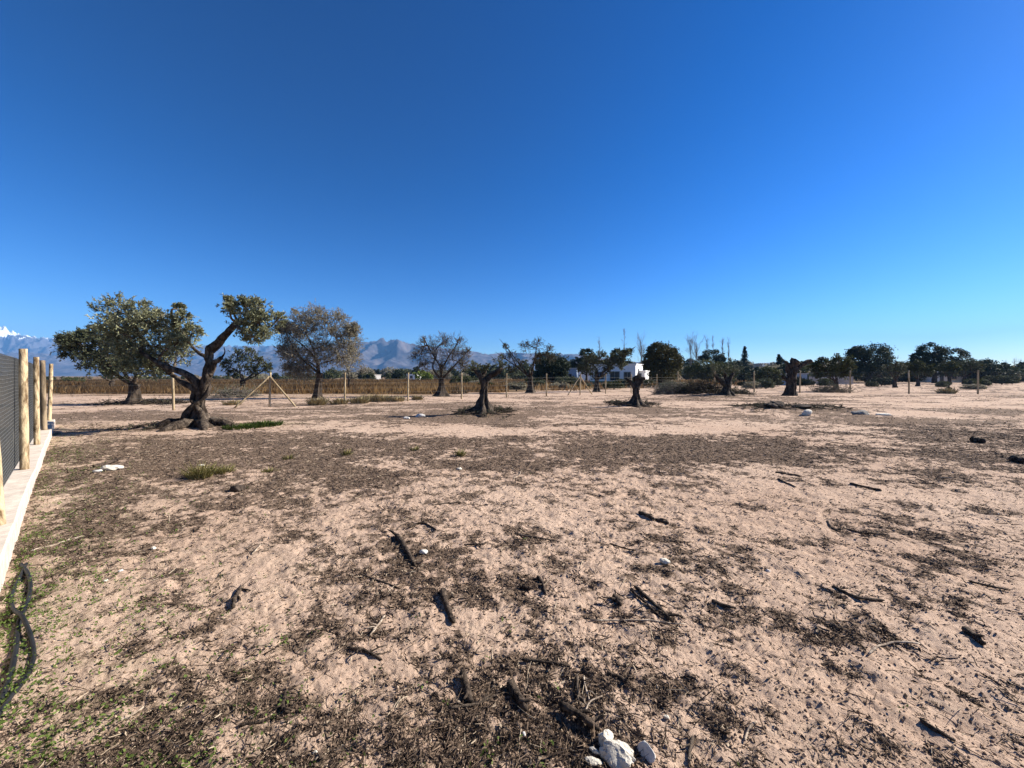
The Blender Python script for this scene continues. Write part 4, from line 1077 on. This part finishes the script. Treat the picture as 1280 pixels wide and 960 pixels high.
for (px, by, n, h, s, mt, lab) in [
        (250, 598, 190, .26, .22, 'tuft_grass', 'largest yellow-green grass tuft in the dark litter left of centre'),
        (277, 592, 130, .15, .22, 'tuft_grass', 'low yellow-green tuft just right of the largest tuft'),
        (337, 590, 60, .10, .16, 'tuft_grass', 'small faded tuft right of the two yellow-green tufts'),
        (433, 570, 60, .13, .12, 'tuft_grass', 'small lone tuft in the litter band below the wire fence braces'),
        (518, 564, 50, .12, .10, 'tuft_grass', 'tiny tuft in the middle of the dark litter band'),
        (576, 570, 60, .16, .10, 'tuft_grass', 'small upright tuft in the litter band below the pruned bole with fresh twigs'),
        (360, 575, 50, .12, .12, 'tuft_grass', 'tiny tuft between the litter band and the yellow-green tufts'),
        (397, 506, 260, .5, .6, 'pale_grass', 'straw tuft at the foot of the feathery tree'),
        (424, 505, 200, .4, .6, 'pale_grass', 'straw tuft left of the third fence post'),
        (450, 504, 240, .45, .7, 'pale_grass', 'straw tuft right of the third fence post'),
        (462, 502, 200, .5, .6, 'pale_grass', 'straw tuft in the middle of the pale row'),
        (478, 502, 240, .5, .7, 'pale_grass', 'broad straw tuft right in the pale row'),
        (497, 502, 160, .4, .5, 'pale_grass', 'small straw tuft left of the fourth fence post'),
        (522, 500, 160, .35, .5, 'pale_grass', 'straw tuft right of the fourth fence post'),
        (290, 506, 160, .35, .6, 'pale_grass', 'straw tuft left of the braced fence post'),
        (1183, 492, 160, .6, .8, 'pale_grass', 'straw tuft by the tiny dead bush at the chain link fence'),
        (303, 536, 420, .13, .75, 'weed', 'flat green clump right of the gnarled olive bole'),
        (330, 533, 520, .17, .75, 'weed', 'taller dark green clump right of the flat green clump')]:
    tuft(lab, px, by, n, h, s, M[mt], 600 + k); k += 1

# ------------------------------------------------------------------ stuff: litter, clods, weeds
def build_litter():
    r = np.random.default_rng(700)
    def sample(N, y0, y1, bias=1.0):
        y = np.exp(r.uniform(math.log(y0), math.log(y1), N)); px = r.uniform(-140, 1420, N); return (px - 640) / F * y, y
    # near: little curved twigs and stalks
    x, y = sample(230000, 1.25, 13)
    m = litter(x, y)
    fence = (x + .73 + 1.145 * y) > .2
    keep = (r.random(len(x)) < .05 + 1.3 * m ** 1.9) & fence; x, y, m = x[keep], y[keep], m[keep]; n = len(x)
    z = gh(x, y)
    a = r.uniform(0, 6.28, n) ; big = r.random(n)
    L = (.010 + .085 * big ** 6 + .016 * r.random(n)) * (1 + y * .10)
    d = np.stack([np.cos(a), np.sin(a), r.normal(size=n) * .30], -1)
    P = paths(r, np.stack([x, y, z + .002], -1), nrm(d), L, 3, .3)
    P[..., 2] = np.maximum(P[..., 2], gh(P[..., 0], P[..., 1]) + .0015)
    R = (.0008 + .0019 * r.random(n) ** 3) * (1 + y * .18)
    mb = MB(); tn = np.where(r.random(n) < .06, .95, r.uniform(0, .78, n))
    tubes(mb, P, R[:, None] * np.array([1, .9, .5]), 3, tn, cap=False)
    # flakes and leaf scraps
    x, y = sample(300000, 1.25, 32)
    m = litter(x, y); fence = (x + .73 + 1.145 * y) > .2
    keep = (r.random(len(x)) < .035 + 1.2 * m ** 1.9) & fence; x, y = x[keep], y[keep]; n = len(x)
    C = np.stack([x, y, gh(x, y) + .004 + .0006 * y], -1)
    s = (.0028 + .0095 * r.random(n) ** 2.5) * (1 + y * .19)
    u = nrm(np.stack([r.normal(size=n), r.normal(size=n), r.normal(size=n) * .45], -1)); w = nrm(np.cross(u, r.normal(size=(n, 3)) * .5 + [0, 0, 1]))
    V = np.stack([C - u * s[:, None], C + w * s[:, None] * .45, C + u * s[:, None], C - w * s[:, None] * .45], 1)
    V[..., 2] = np.maximum(V[..., 2], C[:, None, 2] - .002)
    mb.add(V.reshape(-1, 3), np.arange(n * 4).reshape(n, 4), np.where(r.random(n) < .05, .92, r.uniform(0, .8, n)))
    mk('dry_litter', mb, M['litter'], smooth=False, kind='stuff')
    # crumbs of soil
    x, y = sample(60000, 1.25, 9); fence = (x + .73 + 1.145 * y) > .2; x, y = x[fence], y[fence]; n = len(x)
    s = (.0016 + .006 * r.random(n) ** 6) * (1 + y * .12)
    o = np.array([[1, 0, 0], [-1, 0, 0], [0, 1, 0], [0, -1, 0], [0, 0, 1], [0, 0, -1]], float)
    V = np.stack([x, y, gh(x, y) + .2 * s], -1)[:, None] + o[None] * (s[:, None] * r.uniform(.6, 1.3, (n, 6)))[..., None]
    f0 = np.array([[0, 2, 4], [2, 1, 4], [1, 3, 4], [3, 0, 4], [2, 0, 5], [1, 2, 5], [3, 1, 5], [0, 3, 5]])
    f = (f0[None] + (np.arange(n) * 6)[:, None, None]).reshape(-1, 3)
    mb = MB(); mb.add(V.reshape(-1, 3), f, np.repeat(r.uniform(0, 1, n), 8)); mk('soil_crumbs', mb, M['clod'], kind='stuff')
    # small green weeds, thick by the kerb
    x, y = sample(60000, 1.3, 13)
    fd = (x + .73 + 1.145 * y) * .66
    pr = .9 * np.exp(-np.clip(fd - .15, 0, 9) / .34) * (.3 + 1.4 * np.clip(vn(x * 2.2, y * 2.2, 14), 0, 1)) + .045 * np.clip(fbm(x * 1.6, y * 1.6, 88, 3) - .16, 0, 1) * 4 * np.clip(-x * .7 + .9, .12, 1.2)
    keep = (fd > .16) & (r.random(len(x)) < pr); x, y = x[keep], y[keep]
    C = np.stack([x, y, gh(x, y) + .012], -1); mb = MB(); cards(mb, r, C, .016, .018, .011, 5)
    mk('green_weeds', mb, M['weed'], smooth=False, kind='stuff')
build_litter()

# ------------------------------------------------------------------ hoses by the kerb
def hose(label, pts, r, seed):
    P = []
    for (x, y, dz) in pts:
        g = gpt(x, y); P.append([g[0], g[1], float(gh(g[0], g[1])) + r * .8 + dz])
    P, R = resample(P, [r] * len(P), 60)
    P[:, 2] = np.maximum(P[:, 2], gh(P[:, 0], P[:, 1]) + r * .7)
    mb = MB(); tubes(mb, P, R, 12); b = tuple(P[0]); mk('hose', mb, M['hose'], base=b, label=label, cat='hose', group='black hoses beside the concrete kerb')
hose('black hose whose upper end bends over to the right beside the kerb', [(26, 706, .0), (36, 722, .01), (37, 742, .0), (27, 773, .0), (22, 790, 0.0), (19, 820, 0), (12, 850, 0), (0, 884, 0), (-25, 930, 0)], .013, 1)
hose('black hose crossing over the other one and bulging out to the right', [(33, 706, 0), (22, 728, 0), (14, 748, .0), (17, 767, .01), (28, 782, .03), (38, 800, .01), (42, 822, 0), (35, 848, 0), (20, 870, 0), (2, 896, 0), (-25, 940, 0)], .011, 2)

# ------------------------------------------------------------------ sticks and log pieces
def stick(label, pts, r, mat, seed, name='stick', fork=None, lift=0.):
    rr = np.random.default_rng(seed); P = []; r = r * (.68 if r < .06 else 1)
    for (x, y) in pts:
        g = gpt(x, y); P.append([g[0], g[1], float(gh(g[0], g[1])) + r * .75 + lift])
    if len(P) == 2:
        m_ = (np.array(P[0]) + np.array(P[1])) / 2; ln = np.linalg.norm(np.array(P[0]) - np.array(P[1])); m_[:2] += rr.normal(size=2) * ln * .08; P.insert(1, list(m_))
    K = 18
    Q, R = resample(P, [r * a for a in np.linspace(1.05, .75, len(P))], K)
    Q[:, :2] += (rr.normal(size=(K, 2)) * r * .10)
    g_ = gh(Q[:, 0], Q[:, 1]) + r * .45; Q[:, 2] = np.maximum(Q[:, 2], np.maximum(g_, g_.max() * .5 + g_ * .5))
    mb = MB(); R = R * (1 + .5 * fbm(np.arange(K) * .45, 0 * np.arange(K) + seed, 3, 3)); R[0] *= .55; R[-1] *= .6
    tubes(mb, Q, R, 11, mod=gnarly(seed, .34, 1.9, 9))
    fork = list(fork or [])
    ln = np.linalg.norm(Q[-1] - Q[0]); dq = nrm(Q[-1] - Q[0])
    for _ in range(int(rr.integers(1, 4)) if r < .05 else 0):
        sd = rr.choice([-1, 1]); v = dq * rr.uniform(.1, .3) + np.array([-dq[1], dq[0], 0]) * sd * rr.uniform(.08, .3); fork.append((rr.uniform(.15, .9), v[0] * min(ln, .3), v[1] * min(ln, .3), rr.uniform(-.005, .035)))
    if fork:
        for (t, dx, dy, dz) in fork:
            s0 = Q[int(t * (K - 1))]; e = s0 + np.array([dx, dy, dz]); F_, FR = resample([s0, (s0 + e) / 2 + rr.normal(size=3) * .01, e], [r * .6, r * .45, r * .2], 8)
            F_[:, 2] = np.maximum(F_[:, 2], gh(F_[:, 0], F_[:, 1]) + r * .3)
            tubes(mb, F_, FR, 8, mod=gnarly(seed + 1, .2, 1.5, 5))
    b = Q[K // 2].copy(); b[2] = float(gh(b[0], b[1]))
    mk(name, mb, M[mat], base=tuple(b), label=label, cat='stick' if name != 'log_piece' else 'log')
S = stick
S('dark split log standing out above the centre, with a splintered upper end', [(495, 671), (507, 688), (519, 712)], .034, 'shade_wood', 801, 'log_piece', [(.05, -.10, .05, .03)])
S('short dark log lying end-on, below and right of the splintered one', [(553, 742), (558, 760), (567, 781)], .032, 'shade_wood', 802, 'log_piece')
S('short stout dark log at the bottom centre, left of the cracked one', [(578, 846), (583, 864), (589, 884)], .028, 'shade_wood', 803, 'log_piece')
S('thickest dark log with a cracked face at the bottom centre', [(636, 860), (647, 876), (658, 896)], .037, 'shade_wood', 804, 'log_piece')
S('long thin crooked stick touching the thickest dark log', [(562, 890), (595, 884), (634, 869)], .009, 'twig', 805, fork=[(.3, -.05, .03, .02)])
S('dark bark slab pointing to the white plaster rubble', [(698, 884), (722, 902), (750, 922)], .024, 'shade_wood', 806, 'log_piece', lift=.02)
S('dark pole lying diagonally, right of centre', [(793, 736), (815, 757), (840, 780)], .020, 'shade_wood', 807, 'log_piece')
S('second thinner dark pole beside the diagonal one', [(789, 741), (808, 759), (826, 776)], .012, 'shade_wood', 808)
S('long pale bleached stick lying level below the diagonal poles', [(738, 779), (790, 778), (857, 782)], .008, 'pale_wood', 809, fork=[(.2, -.12, .01, .0)])
S('straight dark stick lying level, right of the bottom centre logs', [(652, 828), (682, 831), (713, 838)], .012, 'shade_wood', 810)
S('short dark stick lying level near the right, right of the dark poles', [(889, 755), (920, 763)], .018, 'shade_wood', 811)
S('dark log lying slantwise alone on pale soil, right of centre', [(799, 642), (836, 656)], .032, 'shade_wood', 812, 'log_piece')
S('small dark knot of wood left of the upper end of the diagonal poles', [(768, 748), (776, 760)], .030, 'shade_wood', 813, 'log_piece', [(.5, -.1, 0, .02)])
S('thin curved dark twig left of and below the splintered log', [(449, 719), (472, 729), (500, 739)], .010, 'shade_wood', 814, fork=[(.9, .07, -.02, .01)])
S('dark forked root piece just above the splintered log', [(512, 662), (528, 656), (545, 665)], .018, 'shade_wood', 815, fork=[(.5, .0, .06, .09), (.5, -.06, -.05, .01)])
S('dark stick with a pale edge at the left, pointing up', [(303, 736), (291, 763)], .022, 'shade_wood', 816, 'log_piece')
S('pale peeled stick beside a dark shadow, left of the end-on log', [(481, 772), (462, 796)], .010, 'pale_wood', 817)
S('flat dark bark strip left of the bottom logs', [(435, 812), (455, 817), (478, 829)], .014, 'shade_wood', 818)
S('dark straight stick lying level on pale soil at the right', [(1062, 607), (1102, 615)], .025, 'shade_wood', 819)
S('dark flat stick with a pale stone beside it, upper right', [(969, 592), (1001, 597)], .025, 'shade_wood', 820)
S('dark slanting stick just below the flat stick, upper right', [(972, 600), (995, 610)], .018, 'shade_wood', 821)
S('long thin brown branch lying level at the right', [(1058, 662), (1085, 666), (1110, 668)], .012, 'shade_wood', 822)
S('short hooked dark twig left of the long thin brown branch', [(1034, 650), (1040, 659), (1048, 663)], .014, 'shade_wood', 823)
S('narrow splintered stick standing up left of the bark slab, left of a pair', [(722, 850), (731, 884)], .012, 'twig', 824)
S('narrow splintered stick standing up left of the bark slab, right of a pair', [(730, 848), (737, 880)], .009, 'pale_wood', 825)
S('short dark stick above the white plaster rubble', [(759, 845), (786, 858)], .014, 'shade_wood', 826)
S('short upright dark stub with a pale side, lower left of centre', [(358, 868), (361, 896)], .015, 'shade_wood', 827)
S('small pale bleached twig at the bottom right of centre', [(946, 903), (931, 926)], .008, 'pale_wood', 828, fork=[(.5, .05, -.03, .0)])
S('dark stick pointing up right of the white plaster rubble', [(866, 922), (862, 955)], .011, 'twig', 829)
S('short curved dark stick right of the end-on log', [(672, 722), (678, 731), (682, 746)], .018, 'shade_wood', 830)
S('small dark lump of wood left of the short curved dark stick', [(650, 735), (664, 738)], .022, 'shade_wood', 831, 'log_piece')
S('long pale stick lying by the kerb at the left edge', [(38, 690), (70, 682), (106, 670)], .013, 'pale_wood', 832)
S('thin brown twig below the slantwise log', [(762, 682), (795, 690)], .012, 'shade_wood', 833)
S('thin straight brown twig above the centre right of the forked root piece', [(645, 670), (672, 676), (700, 680)], .010, 'twig', 834)
S('thin pale brown twig lying level above the forked root piece', [(540, 634), (576, 630)], .012, 'twig', 835)
S('curved pale twig sprouting beside the bark slab', [(731, 900), (738, 888), (753, 880)], .006, 'pale_wood', 836, lift=.02)
S('level brown stick right of the forked root piece', [(580, 684), (607, 683)], .014, 'shade_wood', 837)
S('thick dark branch end at the right edge of the litter band', [(1216, 552), (1229, 554)], .075, 'shade_wood', 838, 'log_piece')
S('thick black log end at the far right edge', [(1267, 578), (1279, 581)], .065, 'shade_wood', 839, 'log_piece')
S('white scrap stick in the litter band edge, above the thin straight twig', [(642, 599), (650, 590)], .012, 'pale_wood', 840)
S('dark root lying along the left litter, right of the white rubble patch', [(118, 590), (135, 583), (149, 578)], .05, 'shade_wood', 841, 'log_piece')
S('slim dark stick at the lower right corner', [(1150, 905), (1195, 930)], .014, 'shade_wood', 842)
S('dark crooked stick in the lower right, above the corner one', [(1040, 735), (1070, 748), (1105, 752)], .016, 'shade_wood', 843, fork=[(.5, .1, .05, .02)])
S('pale straight twig in the lower right', [(1085, 820), (1150, 805)], .009, 'pale_wood', 844)
S('stubby dark log in the lower right, near the pale straight twig', [(1205, 790), (1228, 806)], .028, 'shade_wood', 845, 'log_piece')
S('thin dark twig near the right edge, lower part', [(1210, 725), (1262, 738)], .012, 'shade_wood', 846)
S('thin pale stick below the dark stick with a pale edge', [(150, 905), (180, 885)], .007, 'pale_wood', 847)
S('small pale stick in the left litter', [(315, 696), (326, 684)], .010, 'pale_wood', 848)
S('thin dark root in the lower left of centre', [(300, 912), (330, 905), (362, 890)], .009, 'shade_wood', 849)

# ------------------------------------------------------------------ stones and rubble
def stone(label, px, py, sx, sy, sz, mat, seed, name='stone', cat='stone', rz=0., tilt=(0, 0), lift=.0, rough=.3, sub=3, flat=False):
    import bmesh
    bm = bmesh.new(); bmesh.ops.create_icosphere(bm, subdivisions=sub, radius=1)
    r = np.random.default_rng(seed); o = r.uniform(0, 50, 3)
    pl = nrm(r.normal(size=(7, 3))); pd = r.uniform(.55, .85, 7)
    for v in bm.verts:
        p = np.array(v.co)
        for k in range(7):                       # chip flat facets off the ball
            e = p @ pl[k] - pd[k]
            if e > 0: p = p - pl[k] * e * .85
        s = 1 + rough * float(fbm(p[0] * 2 + o[0] + p[2], p[1] * 2 + o[1] - p[2], seed, 3)) * 1.4
        v.co = p * s
    me = bpy.data.meshes.new(name); bm.to_mesh(me); bm.free()
    V = np.zeros(len(me.vertices) * 3); me.vertices.foreach_get('co', V); V = V.reshape(-1, 3) * [sx, sy, sz]
    if flat: V[:, 2] = np.clip(V[:, 2], -sz * .5, sz * .5)
    cx, sxn = math.cos(tilt[0]), math.sin(tilt[0]); V = V @ np.array([[1, 0, 0], [0, cx, sxn], [0, -sxn, cx]])
    cy, syn = math.cos(tilt[1]), math.sin(tilt[1]); V = V @ np.array([[cy, 0, -syn], [0, 1, 0], [syn, 0, cy]])
    cz, szn = math.cos(rz), math.sin(rz); V = V @ np.array([[cz, szn, 0], [-szn, cz, 0], [0, 0, 1]])
    g = gpt(px, py); z = float(gh(g[0], g[1]))
    V[:, 2] -= V[:, 2].min() * .5
    me.vertices.foreach_set('co', V.astype(np.float32).ravel()); me.update()
    me.polygons.foreach_set('use_smooth', np.full(len(me.polygons), mat != 'white_stone'))
    me.materials.append(M[mat]); ob = bpy.data.objects.new(name, me); COL.objects.link(ob); ob.location = (g[0], g[1], z + lift)
    return tag(ob, label, cat)
stone('white crumpled chunk of plaster rubble at the bottom centre, largest of the heap', 773, 950, .078, .05, .036, 'white_stone', 901, 'plaster_chunk', 'rubble', -.5, (.2, -.2), rough=.6, sub=4)
stone('smaller white plaster piece at the upper left of the rubble heap', 757, 932, .04, .03, .03, 'white_stone', 902, 'plaster_chunk', 'rubble', .8, rough=.6)
stone('oval pale slab leaning on edge, right end of the rubble heap', 808, 946, .046, .036, .010, 'stone', 903, 'plaster_slab', 'rubble', -.9, (.9, -.3), rough=.1, flat=True)
stone('thin white shard left of the rubble heap', 742, 941, .03, .012, .012, 'white_stone', 904, 'plaster_shard', 'rubble', -.7, rough=.4)
stone('flat white shard in front of the rubble heap at the very bottom', 742, 955, .04, .018, .012, 'white_stone', 905, 'plaster_shard', 'rubble', -.2, rough=.4)
stone('white stone lying alone on pale soil, right of centre', 830, 707, .05, .03, .025, 'white_stone', 906, rz=-.3)
stone('pale greenish stone right of the splintered log', 529, 695, .038, .03, .03, 'stone', 907, rz=.5)
stone('white sack-like boulder half buried on the earth mound', 1009, 519, .22, .18, .17, 'white_stone', 908, 'boulder', 'boulder', rough=.3)
stone('grey boulder with a pale top right of the earth mound', 1075, 521, .32, .22, .17, 'grey_stone', 909, 'boulder', 'boulder')
stone('white flat boulder, rightmost of the three by the mound', 1105, 522.5, .26, .16, .09, 'white_stone', 910, 'boulder', 'boulder', -.2)
stone('small white stone beside the grey boulder', 1083, 521, .12, .1, .1, 'white_stone', 911)
stone('white rubble lump in the left litter, larger of two', 137, 597, .15, .07, .05, 'white_stone', 912, rz=.3, rough=.6)
stone('white rubble lump in the left litter, smaller of two', 122, 600, .07, .04, .03, 'stone', 913)
stone('white chip above the largest yellow-green tuft', 252, 583, .05, .035, .025, 'white_stone', 914)
stone('white pebble in the litter at the left', 192, 687, .022, .018, .016, 'white_stone', 915)
stone('yellowish pebble left of the dark stick with a pale edge', 151, 715, .022, .018, .016, 'stone', 916)
stone('white pebble by the lower green weeds at the left', 132, 728, .018, .016, .014, 'white_stone', 917)
stone('tiny white chip right of the short stout dark logs', 655, 924, .011, .009, .008, 'stone', 918)
stone('white chip left of the small pale bleached twig', 833, 898, .014, .010, .009, 'white_stone', 919)
stone('white pebble in the dark patch at lower left of centre', 394, 944, .011, .009, .009, 'white_stone', 920)
stone('pale stone on the dark band near the pruned bole with fresh twigs', 525, 521, .22, .12, .10, 'stone', 921)
stone('pale scrap stone left in the light strip beside the pruned bole', 508, 524, .12, .09, .06, 'stone', 922)
stone('white chip in the litter band below the fence centre', 574, 587, .05, .035, .03, 'white_stone', 923)
stone('pale pebble on open soil at the right, low', 960, 715, .02, .018, .016, 'stone', 924)
stone('dark soil clod hump on top of the earth mound', 970, 514.5, .55, .4, .21, 'dark_soil', 925, 'soil_heap', 'soil heap', rough=.8, sub=5)
stone('second smaller dark soil hump right on the earth mound', 1001, 515, .40, .3, .10, 'dark_soil', 926, 'soil_heap', 'soil heap', rough=.5, sub=4)
stone('dark soil clods near the left litter, below the yellow-green tufts', 298, 617, .09, .06, .045, 'dark_soil', 927, 'soil_heap', 'soil heap', rough=.6, sub=4)
print('scene built', len(bpy.data.objects))
